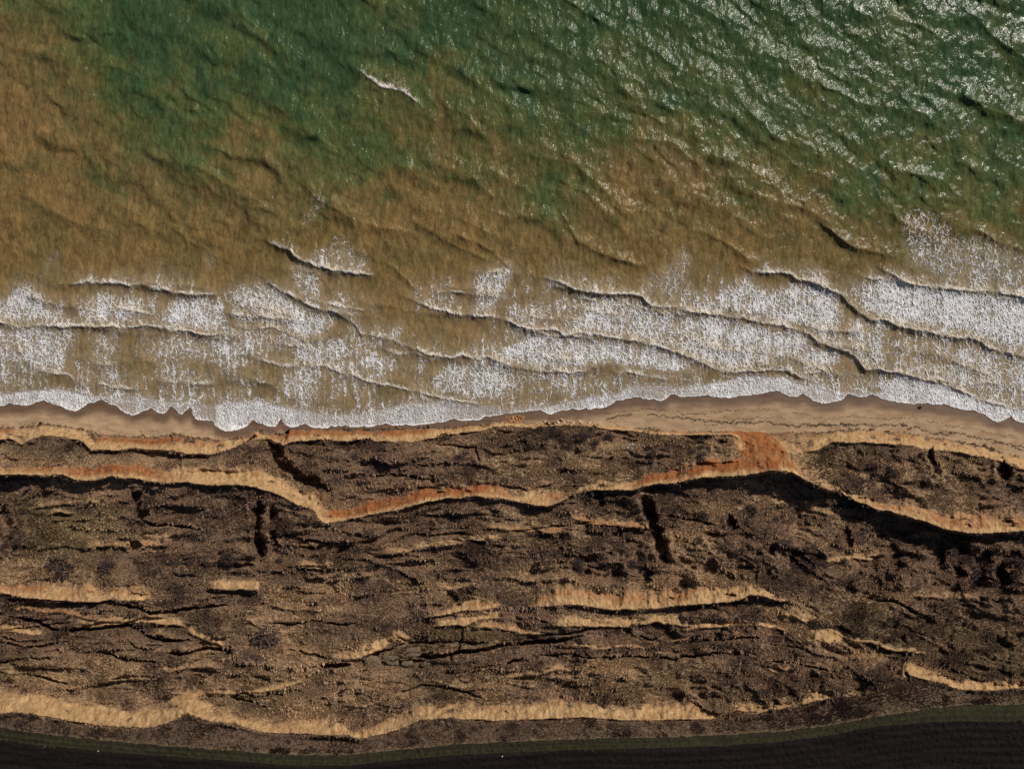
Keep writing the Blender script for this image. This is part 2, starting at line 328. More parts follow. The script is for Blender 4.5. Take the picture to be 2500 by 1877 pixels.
# small benches: points, drop (m), face width, bareness, redness
BENCH = [
 ([373,1232,430,1231,500,1238],1.0,10,0,0), ([207,1288,300,1293],.7,8,0,0), ([730,1311,790,1318,850,1323,905,1316],1.6,14,0,0),
 ([1033,1254,1125,1254],.9,10,0,0), ([940,1351,986,1348,1040,1338,1109,1330,1152,1321,1229,1316],.9,22,.55,.05), ([1109,1354,1163,1365],.7,8,0,0),
 ([1305,1292,1363,1309],1.3,12,0,0), ([1382,1346,1440,1362],1.3,12,0,0), ([1498,1296,1575,1325],1.0,10,0,0), ([1390,1288,1498,1299],.8,10,0,0),
 ([890,1363,960,1384,1033,1420],1.2,12,0,0), ([511,1438,560,1441,634,1440],.9,26,1,.05), ([726,1383,769,1388,812,1385],.9,22,.7,.1),
 ([192,1531,250,1531,288,1521,334,1517,384,1523,453,1529],.7,24,.8,.1), ([0,1535,58,1546,108,1554],.5,24,.75,.05), ([461,1546,519,1569,557,1579],.7,26,.75,.02),
 ([1059,1529,1117,1525,1132,1529,1171,1512,1217,1507],.7,22,1,0), ([1352,1526,1401,1528,1459,1529,1536,1531,1598,1518,1680,1530],.6,30,.85,.1),
 ([1163,1531,1200,1530,1255,1542,1286,1550,1317,1548],.6,18,.75,.35), ([1650,1537,1708,1534,1804,1526,1842,1526,1919,1539],.6,13,.85,.25),
 ([825,1608,867,1608,890,1600,929,1585,948,1573],.8,30,1,.05), ([500,1692,596,1694,653,1685,711,1675,742,1661],.4,12,.7,.1),
 ([1781,1736,1834,1738,1865,1732],.4,26,.7,.15), ([2226,1455,2300,1460,2400,1460],.8,22,.45,.2), ([1382,1610,1440,1610,1517,1602],.5,8,0,0),
 ([2060,1330,2120,1322,2200,1334],.9,10,0,0), ([2115,1358,2180,1352,2240,1344],1.1,10,0,0), ([2110,1440,2200,1470,2300,1520],.8,10,0,0),
 ([2350,1420,2420,1425,2500,1440],.9,14,0,0), ([1690,1290,1760,1300,1830,1296],.9,12,0,0), ([1890,1322,1960,1345,2030,1352],.9,12,0,0),
 ([1700,1370,1790,1380,1880,1376],.8,12,0,0), ([1200,1410,1290,1420,1370,1412],.6,10,0,0), ([640,1470,720,1490,790,1486],.6,10,0,0),
 ([2370,1384,2440,1392,2500,1388],1.2,16,0,0), ([90,1340,160,1330,220,1340],.7,10,0,0), ([330,1370,390,1362,440,1376],.6,10,0,0),
 ([880,1120,960,1128,1040,1120],.4,8,0,0), ([1130,1160,1200,1150,1260,1160],.5,8,0,0), ([950,1190,1020,1186,1090,1180],.8,8,0,0),
 ([2020,1128,2100,1140,2190,1136],.6,8,0,0), ([2140,1170,2200,1176,2260,1168],.6,8,0,0), ([2320,1150,2380,1160,2440,1150],.5,8,0,0)]
# fissures: points, half width, depth
FISS = [
 ([280,1475,346,1485,365,1496,423,1492,500,1481,553,1477],4,1.6), ([0,1500,96,1515,127,1538,211,1535,269,1531,319,1523,346,1542,373,1558,423,1565,473,1563],4,1.5),
 ([404,1592,442,1598,511,1581,576,1592],4,1.6), ([0,1565,58,1579,108,1577,165,1563],3,1.3), ([0,1552,46,1565,111,1563],2.5,1.0), ([81,1646,115,1658,173,1671],3,1.2),
 ([231,1588,307,1608,400,1616],2.5,.8), ([875,1615,940,1588,998,1569,1109,1566,1152,1571,1194,1569],4,1.6), ([1000,1600,1060,1604,1125,1592,1186,1586,1229,1574,1305,1567,1382,1561,1421,1550],5,2.2),
 ([1129,1531,1126,1556,1121,1588],3,1.5), ([780,1627,825,1624,856,1623],5,1.8), ([1394,1592,1440,1608,1517,1600,1594,1604,1651,1608,1700,1600],3,1.1),
 ([952,1700,1029,1673,1086,1675,1132,1688,1186,1708],2.5,.9), ([1685,1565,1735,1563,1804,1558,1854,1556],2.5,1.0), ([1650,1600,1688,1602,1765,1592,1834,1602],3,1.2),
 ([1317,1549,1382,1547,1440,1536,1486,1532],3.5,1.4), ([700,1580,740,1592,800,1606],3,1.1), ([1532,1540,1560,1550,1594,1566],3,1.3), ([930,1604,980,1616,1040,1612],4,1.4), ([1240,1620,1300,1600,1400,1596],2,.6),
 ([1840,1455,1870,1475,1925,1469],2,.8), ([2130,1466,2190,1468,2240,1500],3,1.0), ([560,1700,610,1712,660,1730],2.5,.9), ([840,1170,960,1158,1060,1172],2.5,.8), ([1220,1185,1290,1196,1360,1180],2,.6), ([1060,1085,1160,1092,1170,1140],2,.6),
 ([1096,1588,1100,1610],3,1.4), ([2208,1640,2216,1652,2222,1662],3,1.2), ([600,1082,626,1060],2.5,1.2), ([690,1080,706,1050],3,1.2), ([405,1090,420,1062],2,.7), ([90,1052,100,1030],2,.8)]
# gullies: points, half width, depth
GULLY = [
 ([1571,1211,1597,1277,1613,1334,1632,1377],15,3.4), ([634,1215,626,1277,632,1320,638,1369],13,3.0), ([668,1234,668,1290,672,1342],8,1.8), ([327,1200,346,1257,334,1296],13,2.2),
 ([8,1234,23,1296,19,1365],18,2.2), ([662,1077,676,1127,730,1165,807,1204],17,2.8), ([2265,1096,2280,1131,2290,1157],9,1.8), ([2449,1130,2451,1172],16,2.8),
 ([1781,1257,1794,1300],12,1.8), ([2073,1296,2076,1332],13,2.0), ([320,1320,335,1345],12,1.6), ([1892,1330,1880,1360],10,1.5), ([1455,1200,1470,1240],10,1.0), ([2340,1372,2350,1410],12,1.5), ([2440,1370,2450,1420],14,1.8)]
TANPATCH = [
 ([1440,1261,1509,1266,1509,1283,1450,1276],.7,0), ([1528,1261,1560,1264,1567,1288,1540,1284],.6,0), ([1240,1285,1300,1268,1310,1280,1271,1304,1244,1302],.5,0),
 ([1881,1488,1965,1488,1996,1519,2057,1542,2065,1565,2015,1572,1977,1550,1969,1523,1919,1504],.9,0), ([952,1531,985,1533,1013,1565,990,1572,950,1570],.75,.1),
 ([2095,1135,2125,1155,2120,1180,2098,1165],.6,0), ([2126,1168,2172,1182,2168,1190,2130,1182],.6,0), ([1995,1130,2030,1170,2060,1190,2010,1178,1975,1150],.35,0), ([2108,1175,2122,1180,2120,1215,2104,1205],.6,.1),
 ([0,1395,120,1412,340,1420,350,1455,180,1460,0,1440],.35,.35), ([645,1470,632,1495,626,1515,620,1515,628,1485],.8,.2), ([1165,1516,1260,1510,1280,1545,1200,1535],.45,.45),
 ([1040,1460,1180,1440,1200,1470,1080,1490],.3,.2), ([620,1556,700,1560,690,1590,640,1590],.2,0), ([1820,1545,1990,1580,2010,1610,1860,1570],.15,.1), ([490,1225,720,1140,780,1210,640,1185],.0,0),
 ([2190,1235,2500,1225,2500,1270,2300,1265],.35,.6), ([1300,1165,1420,1170,1400,1195,1310,1190],.35,.0), ([1240,1188,1380,1186,1380,1225,1260,1215],.5,.2), ([100,1120,470,1125,650,1150,560,1150,330,1140,100,1140],.3,.55),
 ([1850,1430,1960,1440,1900,1460,1700,1440,1690,1420],.35,.35)]
DRYLITPATCH = [[1170,1105,1330,1105,1350,1165,1180,1170],[1230,1385,1400,1375,1425,1455,1240,1465],[1030,1640,1300,1630,1320,1680,1050,1690],[1480,1610,1760,1620,1740,1680,1500,1680],[500,1645,742,1650,735,1672,600,1695,500,1690],[0,1340,300,1380,330,1420,0,1420],[40,1240,300,1240,290,1350,60,1340],[1800,1440,2000,1470,2150,1560,2200,1640,2000,1600,1850,1500],[460,1130,720,1150,760,1215,520,1150],  # dry grass; sunlit dome and warm lit slopes are also painted in as paler colour
 [1500,1400,1750,1390,1800,1440,1560,1440],[590,1480,760,1480,800,1640,620,1600],[0,1600,330,1600,420,1690,200,1700,0,1670],[1940,1070,2010,1120,2000,1180,1940,1150],[840,1715,1000,1660,1200,1680,1000,1720]]
GREENPATCH = [([38,1225,300,1225,300,1345,60,1345],.55),([1060,1535,1130,1530,1200,1540,1380,1548,1380,1560,1180,1568,1000,1560],.75),([1335,1520,1420,1528,1400,1545,1330,1543],.8),
 ([2050,1480,2250,1500,2300,1640,2060,1580],.4),([2290,1520,2500,1540,2500,1650,2320,1640],.35),([20,1070,200,1075,210,1120,30,1110],.45),([1240,1790,1300,1795,1330,1815,1240,1815],.8),([1840,1000,1841,1000,1841,1001],.1),([400,1400,520,1420,500,1450,380,1440],.25),([1960,1740,2120,1700,2500,1690,2500,1735,2150,1750],.45)]

def beach_z(v, vs, toe):
    return np.where(v > vs, 0.12 + (v - vs) / np.maximum(toe - vs, 6) * 1.7, 0.12 - (vs - v) * 0.011)
def vs_of(u):
    p = np.array(SWASH, float).reshape(-1, 2); u = np.asarray(u, float)
    k = np.clip(np.searchsorted(p[:, 0], u) - 1, 0, len(p) - 2)
    t = np.clip((u - p[k, 0]) / (p[k + 1, 0] - p[k, 0]), 0, 1); a, b = p[k, 1], p[k + 1, 1]
    e = np.where(b > a, np.sin(t * math.pi / 2), 1 - np.cos(t * math.pi / 2)); e = .75 * e + .25 * t   # rounded tongues, sharp cusps
    s = a + (b - a) * e
    lob = np.abs(np.sin(u / 13.0 + 2.2 * fbm(u / 40, u * 0, 60, 2))) ** .6
    return s + 5.0 * (lob - .7) * sst(fbm(u / 90, u * 0 + 4, 59, 2), -.3, .4) + 1.6 * fbm(u / 7.0, u * 0 + 3.3, 61, 2)
def vsm_of(u):                              # mean shoreline, without the tongues
    g = np.arange(-400, 2900, 5.0); s = np.interp(g, *np.array(SWASH, float).reshape(-1, 2).T)
    return np.interp(u, g, np.convolve(np.pad(s, 16, mode='edge'), np.ones(33) / 33, 'valid'))
def toe_of(u): return np.maximum(lin(u, TOE1) + 2.5 * fbm(u / 14.0, u * 0, 62, 3), np.maximum(vs_of(u) + 4, vsm_of(u) + 9))

# ------------------------------------------------------------------ LAND grid
def axis(a, b, step, m0, m1, n=34):
    core = np.arange(a, b + 0.1, step)
    g0 = a - np.cumsum(np.geomspace(step, 1, 2)[:1].repeat(n) * np.geomspace(1, m0, n))
    g1 = core[-1] + np.cumsum(step * np.geomspace(1, m1, n))
    return np.concatenate([g0[::-1], core, g1])
UL = axis(-20, 2520, 2.15, 60, 60)
VL = np.concatenate([np.arange(860, 1890, 2.1), 1890 + np.cumsum(2.1 * np.geomspace(1, 60, 30))])
u, v = np.meshgrid(UL.astype(np.float32), VL.astype(np.float32))
nu, nv = len(UL), len(VL)
uc = UL
jag = lambda s, a=3.0: a * fbm(uc / 22.0, uc * 0 + s, 70 + s, 4, 0.6) + a * .9 * fbm(uc / 70.0, uc * 0 + s, 170 + s, 2)
vs, vsm, toe = vs_of(uc), vsm_of(uc), toe_of(uc)
r1 = np.maximum(lin(uc, R1) + jag(1, 3.5), toe + 4)
r2 = lin(uc, R2) + jag(2, 3.5); f2 = lin(uc, FW2) * (1 + .40 * fbm(uc / 34, uc * 0, 33, 4, .6))
r3 = lin(uc, R3) + jag(3, 3); f3 = np.maximum(lin(uc, FW3) * (1 + .55 * fbm(uc / 34, uc * 0, 34, 4, .6)), 4)
r6 = lin(uc, R6) + jag(4, 2.0); t6 = np.minimum(lin(uc, T6) + jag(5, 9), r6 - 6)
trk = lin(uc, TRACK)
slide = sst(uc, 1783, 1800) * (1 - sst(uc, 1950, 1995))
z1t = np.full(nu, 1.8)
sm_ = lambda a, n=41: np.convolve(np.pad(a, n // 2, mode='edge'), np.ones(n) / n, 'valid')
z1 = 1.8 + 0.105 * sm_(r1 - toe, 21) + .3 * fbm(uc / 90, uc * 0, 35, 2)
z2t = np.maximum(8.0 + .6 * fbm(uc / 200, uc * 0, 36, 2), z1 + 0.8)
z2 = z2t + 0.072 * sm_(f2)
zlin = 1.8 + (z2 - 1.8) * (r1 - toe) / (r2 - toe)
z1 = z1 * (1 - slide) + slide * zlin
zlin2 = 1.8 + (z2 - 1.8) * (r2 - f2 - toe) / (r2 - toe)
z2t = z2t * (1 - slide) + slide * zlin2
d1 = lin(uc, DROP1) * (1 - slide); d2 = lin(uc, DROP2); d3 = lin(uc, DROP3)
z3t = np.maximum(13.6 + .5 * fbm(uc / 200, uc * 0, 37, 2), z2 + .5)
z3 = z3t + 0.052 * sm_(f3)
z6t = np.maximum(18.6 + .5 * fbm(uc / 200, uc * 0, 38, 2), z3 + .3)
z6 = z6t + 0.07 * (r6 - t6)
gs = np.arange(-300, 2800, 10.0); zs = np.convolve(np.pad(np.interp(gs, uc, z6), 15, mode='edge'), np.ones(31) / 31, 'valid')
z6 = np.interp(uc, gs, zs); z6t = z6 - 0.07 * (r6 - t6)
zp = np.maximum(23.4, z6 + .2) * 0 + np.maximum(z6 + .15, 22.8)
z = np.empty((nv, nu), np.float32)
for k in range(nu):
    kv = [vsm[k] - 400, vsm[k], toe[k], r1[k], r1[k] + 3 + 3 * d1[k] * .5, r2[k] - f2[k], r2[k], r2[k] + 3 + 1.2 * d2[k], r2[k] + 14 + 12 * d2[k], r3[k] - f3[k], r3[k], r3[k] + 4, t6[k], r6[k], r6[k] + 16, trk[k] + 20, 2500]
    kz = [-4.3, 0.12, z1t[k], z1[k], z1[k] - d1[k], z2t[k], z2[k], z2[k] - d2[k], z2[k] - d2[k] * .92, z3t[k], z3[k], z3[k] - d3[k], z6t[k], z6[k], z6[k] + .1, 23.3, 23.6]
    kv = np.maximum.accumulate(np.array(kv) + np.arange(len(kv)) * 1e-3)
    z[:, k] = np.interp(VL, kv, kz)
# masks
C = lambda a: np.broadcast_to(a[None, :], (nv, nu))
wob = 5.0 * fbm(u / 26, v / 26, 41, 3)
wob2 = 8.0 * fbm(u / 24, v / 30, 141, 4, .55)
hold = sst(fbm(u / 34, v / 16, 142, 4, .6), .12, .55)          # scrub that still clings to the faces
def band(a, b):
    w_ = C(np.maximum(b - a, 8))
    e = sst(v + np.clip(wob2, -.45 * w_, .45 * w_), C(a) - .22 * w_, C(a) + .42 * w_)
    return e * (1 - .75 * hold * (1 - sst(v, C(b) - .45 * w_, C(b) - .1 * w_))) * (1 - sst(v, C(b) - .5, C(b) + 1.5))
bare = np.zeros_like(z); red = np.zeros_like(z)
def face(a, b, bs, rs, rtop=.75):
    global bare, red
    mk = band(a, b) * C(bs)
    t = np.clip((v - C(a)) / np.maximum(C(b - a), 4), 0, 1)
    rr = C(rs) * (1.0 - sst(t, rtop - .35, rtop + .25))
    rr = rr + .22 * fbm(u / 40, v / 18, 186, 3)
    red = np.where(mk > bare, rr, red); bare = np.maximum(bare, mk)
    return mk
red1 = lin(uc, [0,.9,30,.7,45,.05,210,.05,240,.6,300,.9,420,.85,520,.4,580,.3,640,.4,720,.8,850,.7,1000,.75,1100,.5,1180,.15,1500,.25,1680,.4,1780,.6,1800,1,1930,1,1960,.5,2050,.1,2100,.4,2300,.35,2400,.05,2500,.05])
m1 = face(toe, r1, np.ones(nu), red1, .62)
m2 = face(r2 - f2, r2, lin(uc, BARE2), lin(uc, RED2), .85)
m3 = face(r3 - f3, r3, lin(uc, BARE3), lin(uc, RED3), .7)
m6 = face(t6, r6, lin(uc, BARE6), np.full(nu, .34), .5)
# orange land-slip chute that joins the beach and the second scarp
chute = inpoly(u + wob, v + wob, [1785,1046,1866,1050,1903,1079,1935,1112,1942,1143,1900,1146,1863,1144,1845,1157,1827,1143,1805,1105,1787,1065]).astype(np.float32)
chute = blur(chute, 4) * (1 - .5 * sst(fbm(u / 22, v / 40, 145, 3), .1, .5))
ch2 = blur(inpoly(u + wob, v + wob, [1860,1050,1990,1052,1980,1090,1968,1130,1978,1170,1940,1152,1936,1112,1905,1080]).astype(np.float32), 4)
bare = np.maximum(bare, chute); red = np.maximum(red, chute * (.80 + .7 * fbm(u / 16, v / 45, 199, 4, .6) - .5 * sst(np.abs(u - 1815 - (v - 1100) * .45), 14, 2)))
bare = np.maximum(bare * (1 - .4 * ch2), ch2 * (.42 + .5 * fbm(u / 20, v / 40, 143, 3))); red = np.where(ch2 > .5, .42 + .6 * fbm(u / 26, v / 50, 144, 3), red)
dry = np.clip(.10 + .55 * sst(fbm(u / 170, v / 64, 42, 4), -.05, .5), 0, 1)
for p in DRYLITPATCH: dry = np.maximum(dry, .78 * blur(inpoly(u + wob * 2, v + wob * 2, p).astype(np.float32), 8))
green = .25 * sst(fbm(u / 160, v / 90, 43, 3), .1, .5)
for p, s in GREENPATCH: green = np.maximum(green, s * blur(inpoly(u + wob * 2, v + wob, p).astype(np.float32), 6))
vegz = sst(v, C(r1) - 2, C(r1) + 6) * (1 - bare)
def halo(a, b, bs, k_=1.7):
    w_ = C(np.maximum(b - a, 10))
    d_ = (v + 1.6 * wob2 - C(a)) / w_
    return sst(d_, -k_, .3) * (1 - sst(v, C(b) - 1, C(b) + 1)) * C(bs)
for a_, b_, s_ in ((r2 - f2, r2, lin(uc, BARE2) * .55), (r3 - f3, r3, lin(uc, BARE3) * .65), (t6, r6, lin(uc, BARE6) * .6)):
    dry = np.maximum(dry, 1.3 * halo(a_, b_, s_) * (.75 + .5 * fbm(u / 40, v / 20, 146, 3)))
rr_ = random.Random(23)
uc_r2, uc_r3, uc_t6 = (lambda a: np.interp(a, UL, r2)), (lambda a: np.interp(a, UL, r3)), (lambda a: np.interp(a, UL, t6))
cnt = 0
while cnt < 150:
    a0 = rr_.uniform(-40, 2480); L_ = rr_.uniform(40, 230); b0 = rr_.uniform(1190, 1740)
    sl = rr_.uniform(-.14, .14) if a0 < 1500 else rr_.uniform(-.02, .38)
    xs = [a0 + L_ * t for t in (0, .25, .5, .75, 1)]; ys = [b0 + sl * (x - a0) + rr_.uniform(-6, 6) for x in xs]
    cnt += 1
    if any(y < uc_r2(x) + 26 or y > uc_t6(x) - 14 or abs(y - uc_r3(x) + 14) < 34 for x, y in zip(xs, ys)): continue
    pl_ = [q_ for xy in zip(xs, ys) for q_ in xy]
    if rr_.random() < .34: FISS.append((pl_, rr_.uniform(1.6, 3.2), rr_.uniform(.5, 1.2)))
    else: BENCH.append((pl_, rr_.uniform(.35, 1.0), rr_.uniform(8, 22), rr_.choice([0, 0, .35, .5, .62]), rr_.choice([0, .05, .3, .5])))
for k in range(26):
    a0 = rr_.uniform(150, 2380); f_ = rr_.uniform(.2, .75); b0 = float(np.interp(a0, UL, r1) * (1 - f_) + uc_r2(a0) * f_) ; L_ = rr_.uniform(30, 120); sl = rr_.uniform(-.1, .15)
    if 1770 < a0 + L_ / 2 < 2010 or abs(a0 - 700) < 130: continue
    BENCH.append(([a0, b0, a0 + L_ / 2, b0 + sl * L_ / 2 + rr_.uniform(-4, 4), a0 + L_, b0 + sl * L_], rr_.uniform(.3, .7), rr_.uniform(6, 14), rr_.choice([0, 0, .3]), .2))
# relief: benches, fissures, gullies
fmask = np.zeros_like(z)
for pts, dp, fw, bs, rs in BENCH:
    p = np.array(pts, float).reshape(-1, 2)
    i0, i1 = np.searchsorted(UL, [p[0, 0] - 30, p[-1, 0] + 30]); j0, j1 = np.searchsorted(VL, [p[:, 1].min() - 70, p[:, 1].max() + 90])
    uu = u[j0:j1, i0:i1]; vv = v[j0:j1, i0:i1]
    line = np.interp(uu, p[:, 0], p[:, 1]) + 3 * fbm(uu / 18, uu * 0, int(p[0, 0]), 3)
    env = sst(uu, p[0, 0] - 18, p[0, 0] + 18) * (1 - sst(uu, p[-1, 0] - 18, p[-1, 0] + 18))
    d = vv - line
    prof = np.where(d < 0, .35 * sst(d, -fw * 1.2, 0), .35 - 1.1 * sst(d, 0, 4) + .75 * sst(d, 8, 60))
    z[j0:j1, i0:i1] += (dp * env * prof).astype(np.float32)
    if bs:
        mk = bs * env * sst(d + wob2[j0:j1, i0:i1], -fw * 1.25, -fw * .35) * (1 - sst(d, -1, 2)) * (1 - .6 * hold[j0:j1, i0:i1] * sst(-d, 4, 10))
        dry[j0:j1, i0:i1] = np.maximum(dry[j0:j1, i0:i1], .65 * bs * env * sst(d + 1.5 * wob2[j0:j1, i0:i1], -fw * 2.2, -fw * .5) * (1 - sst(d, -1, 2)))
        red[j0:j1, i0:i1] = np.where(mk > bare[j0:j1, i0:i1], rs, red[j0:j1, i0:i1]); bare[j0:j1, i0:i1] = np.maximum(bare[j0:j1, i0:i1], mk)
for lst, fis in ((FISS, 1), (GULLY, 0)):
    for pts, hw, dp in lst:
        p = np.array(pts, float).reshape(-1, 2)
        i0, i1 = np.searchsorted(UL, [p[:, 0].min() - 50, p[:, 0].max() + 50]); j0, j1 = np.searchsorted(VL, [p[:, 1].min() - 50, p[:, 1].max() + 50])
        uu = u[j0:j1, i0:i1]; vv = v[j0:j1, i0:i1]
        w1 = 5 if fis else 13
        d, t = segdist(uu + w1 * fbm(uu / 17, vv / 17, 51, 4, .6), vv + w1 * fbm(uu / 17, vv / 17, 52, 4, .6), pts)
        taper = np.clip(np.minimum(t, 1 - t) * 6 + .25, 0, 1)
        if fis: fmask[j0:j1, i0:i1] = np.maximum(fmask[j0:j1, i0:i1], 1 - sst(d, hw * taper + 1, hw * taper + 4))
        z[j0:j1, i0:i1] -= dp * (1.45 if fis else 1.1) * taper * (1 - sst(d, hw * taper * (.55 if fis else .15), hw * taper * (1.15 if fis else 1.45) + 1))
        if not fis: z[j0:j1, i0:i1] += .25 * dp * taper * (sst(d, hw * .8, hw * 1.3) * (1 - sst(d, hw * 1.3, hw * 2.4)))
for p, bs, rs in TANPATCH:
    mk = bs * blur(inpoly(u + wob * 1.5, v + wob, p).astype(np.float32), 4)
    red = np.where(mk > bare, rs, red); bare = np.maximum(bare, mk)
vegz = sst(v, C(r1) - 2, C(r1) + 6) * np.clip(1 - bare, 0, 1)
onland = sst(v, C(toe), C(toe) + 10); flat = sst(v, C(r6), C(r6) + 12)
slope_zone = onland * (1 - flat)
n = 1 - np.abs(fbm(u / 95 + .35 * fbm(u / 60, v / 30, 80, 2), v / 13, 81, 3))
z += slope_zone * vegz * (n ** 4 - .35) * .6 * sst(fbm(u / 170, v / 70, 82, 2), -.35, .35)
wx, wy = 26 * fbm(u / 80, v / 60, 187, 3), 20 * fbm(u / 80, v / 60, 188, 3)
tilt = .10 * sst(u, 1500, 2100) * 3.2 - .05
fold = 1 - np.abs(fbm((u + wx) / 150, (v - tilt * (u - 1250) + wy) / 30, 189, 3, .55))
z += slope_zone * vegz * 1.45 * (fold ** 3 - .4) * (.35 + .65 * sst(fbm(u / 190, v / 90, 190, 2), -.4, .4))
z += slope_zone * (1.15 * vegz + .16) * fbm((u + wx) / 62, (v + wy) / 36, 83, 4, .55)
z += slope_zone * vegz * 1.25 * fbm((u + wx) / 150, (v + wy) / 62, 198, 2)
z += slope_zone * vegz * .34 * fbm(u / 24, v / 12, 93, 3) * sst(fbm(u / 200, v / 80, 148, 2), -.35, .3)
z += slope_zone * vegz * .20 * fbm(u / 9, v / 12, 84, 2)
hum = sst(u, 1850, 2150) * sst(v, 1300, 1345) * (1 - sst(v, 1450, 1520)) + .6 * sst(u, 1340, 1400) * (1 - sst(u, 1800, 1900)) * sst(v, 1270, 1300) * (1 - sst(v, 1400, 1440))
z += hum * vegz * 2.5 * (np.maximum(fbm(u / 34, v / 28, 94, 3), -.12))
z += onland * bare * (1 - flat) * (.17 * fbm(u / 10, v / 26, 85, 3) + .16 * fbm(u / 6, v / 8, 86, 3) + .42 * fbm(u / 30, v / 36, 185, 3))
z += flat * (v < 1890) * .10 * fbm(u / 7, v / 7, 87, 2)
# beach, wet sand, field, track
sand = (1 - sst(v + 1.5 * fbm(u / 8, v / 8, 88, 2), C(toe) - 2.5, C(toe) + 1.5))
wet = 1 - sst((v + 4 * fbm(u / 50, v / 20, 89, 3) - C(.6 * vs + .4 * vsm)), 4, 46)
fray = 1.6 * fbm(u / 16, v / 5, 90, 3)
half_s = lin(uc, [0,18,400,15,900,13,1500,13,2100,12,2300,22,2500,24]); half_n = lin(uc, [0,16,400,14,900,16,1500,18,2000,16,2200,13,2350,19,2500,24])
field = sst(v + fray, C(trk + half_s) - 2, C(trk + half_s) + 2)
tmask = sst(v + fray * 2, C(trk - half_n) - 5, C(trk - half_n) + 5); traw = tmask * (v < C(trk + half_s) + 8); tmask = tmask * (1 - field)
rut = np.exp(-((v - C(trk) + C(half_s) * .18) / 3.2) ** 2) + np.exp(-((v - C(trk) - C(half_s) * .62) / 3.0) ** 2)
z -= tmask * .06 * rut
lines = .75 * np.exp(-((v - C(trk) + 8) / 4.0) ** 2) + np.exp(-((v - C(trk) - 3) / 4.5) ** 2) + .8 * np.exp(-((v - C(trk + half_s) + 3) / 3.0) ** 2) + sst(u, 2150, 2350) * .8 * sst(C(trk) - v, 4, 14)
green = np.maximum(np.minimum(green, .68) * (1 - flat * .5), traw * np.clip(.77 + .24 * lines * (.8 + .5 * fbm(u / 60, v / 8, 147, 2)), 0, 1))
dry = dry * (1 - tmask) * (1 - .75 * flat)
bare *= (1 - tmask)
furrow = np.sin((v - C(trk)) / 3.0 + 2 * fbm(u / 300, v / 100, 91, 2))
z += field * (v < 1890) * (.05 * furrow + .05 * fbm(u / 5, v / 4, 92, 2))
X, Y = world(u, v, z)
P = np.stack([X, Y, z], -1).reshape(-1, 3)
q = np.arange(nv * nu, dtype=np.int32).reshape(nv, nu)
QUADS = np.stack([q[:-1, :-1], q[1:, :-1], q[1:, 1:], q[:-1, 1:]], -1)      # counter-clockwise seen from above
cu = (u[:-1, :-1] + u[1:, 1:]) / 2; cv = (v[:-1, :-1] + v[1:, 1:]) / 2
mid = lambda a: a[:-1, :-1]
LA = dict(bare=bare, red=red, sand=sand, wet=wet, green=green, field=field, dry=dry, top=flat * (1 - tmask))
def land_piece(name, mask, label=None, cat=None, group=None, kind='structure'):
    f = QUADS[mask]
    if len(f) == 0: return
    used = np.unique(f); remap = np.zeros(nv * nu, np.int32); remap[used] = np.arange(len(used))
    me = mesh_from(name, P[used], remap[f])
    for k, a in LA.items(): fattr(me, k, a.reshape(-1)[used])
    return put(name, me, M_LAND, None, label, cat, group, kind)
rest = np.ones(cu.shape, bool)
def take(m):
    global rest
    m = m & rest; rest &= ~m; return m
land_piece('beach', take(mid(sand) > .5), 'narrow brown sand beach between the white swash and the earth bluff', 'beach')
land_piece('ploughed_field', take(mid(field) > .5), 'nearly black ploughed field along the cliff top', 'field')
land_piece('grass_track', take(mid(tmask) > .5), 'green grass track with wheel ruts beside the ploughed field', 'track')
FACES = [
 ('beach_bluff', m1, 0, 215, 'tan bluff with a rounded dark turf top at the left end of beach'),
 ('beach_bluff', m1, 215, 640, 'orange and tan bluff below a long black shadow beside the left beach'),
 ('beach_bluff', m1, 640, 1150, 'orange-footed pale bluff that the foaming swash reaches'),
 ('beach_bluff', m1, 1150, 1784, 'low pale bluff edge with fallen lumps below the dark shrub thicket'),
 ('landslip_chute', np.maximum(chute, ch2 * 2) * (sand < .5), 1750, 2000, 'bright orange landslip chute running down to the beach'),
 ('beach_bluff', m1, 1960, 9000, 'long tan bluff behind the wide beach at the right'),
 ('earth_scarp', m2, -9000, 803, 'tan and orange scarp dipping to a V at its right end'),
 ('earth_scarp', m2, 803, 1400, 'rust red scarp right of the V notch in the middle terrace'),
 ('earth_scarp', m2, 1400, 2055, 'red scarp climbing to the head of the orange chute above a black hollow'),
 ('earth_scarp', m2, 2055, 9000, 'broad tan scarp with a wide black shadow behind it on the right'),
 ('earth_scarp', m3, -9000, 400, 'straight pale scarp with a black crack along its foot at the left'),
 ('earth_scarp', m3, 1000, 1250, 'short orange tan scarp left of the long crack scarp'),
 ('earth_scarp', m3, 1250, 2000, 'long wavy tan scarp with a narrow black crack behind it'),
 ('cliff_edge_scarp', m6, -9000, 450, 'wide pale yellow scarp at the cliff top left of the pointed spur'),
 ('cliff_edge_scarp', m6, 450, 870, 'pale scarp tapering from the pointed spur under the field edge'),
 ('cliff_edge_scarp', m6, 870, 1760, 'long even pale scarp under the cliff top in the middle'),
 ('cliff_edge_scarp', m6, 1840, 2100, 'thin tan scarp strip climbing toward the right-hand cliff top'),
 ('cliff_edge_scarp', m6, 2190, 9000, 'smooth curved pale scarp at the cliff top beside the green verge')]
for nm, mk, a, b, lab in FACES:
    land_piece(nm, take((mid(mk) > .5) & (cu >= (-9000 if a == 0 else a)) & (cu < b)), lab, 'cliff')
land_piece('hillside', rest, 'slumped terraces of brown winter scrub between beach and field', 'hillside')

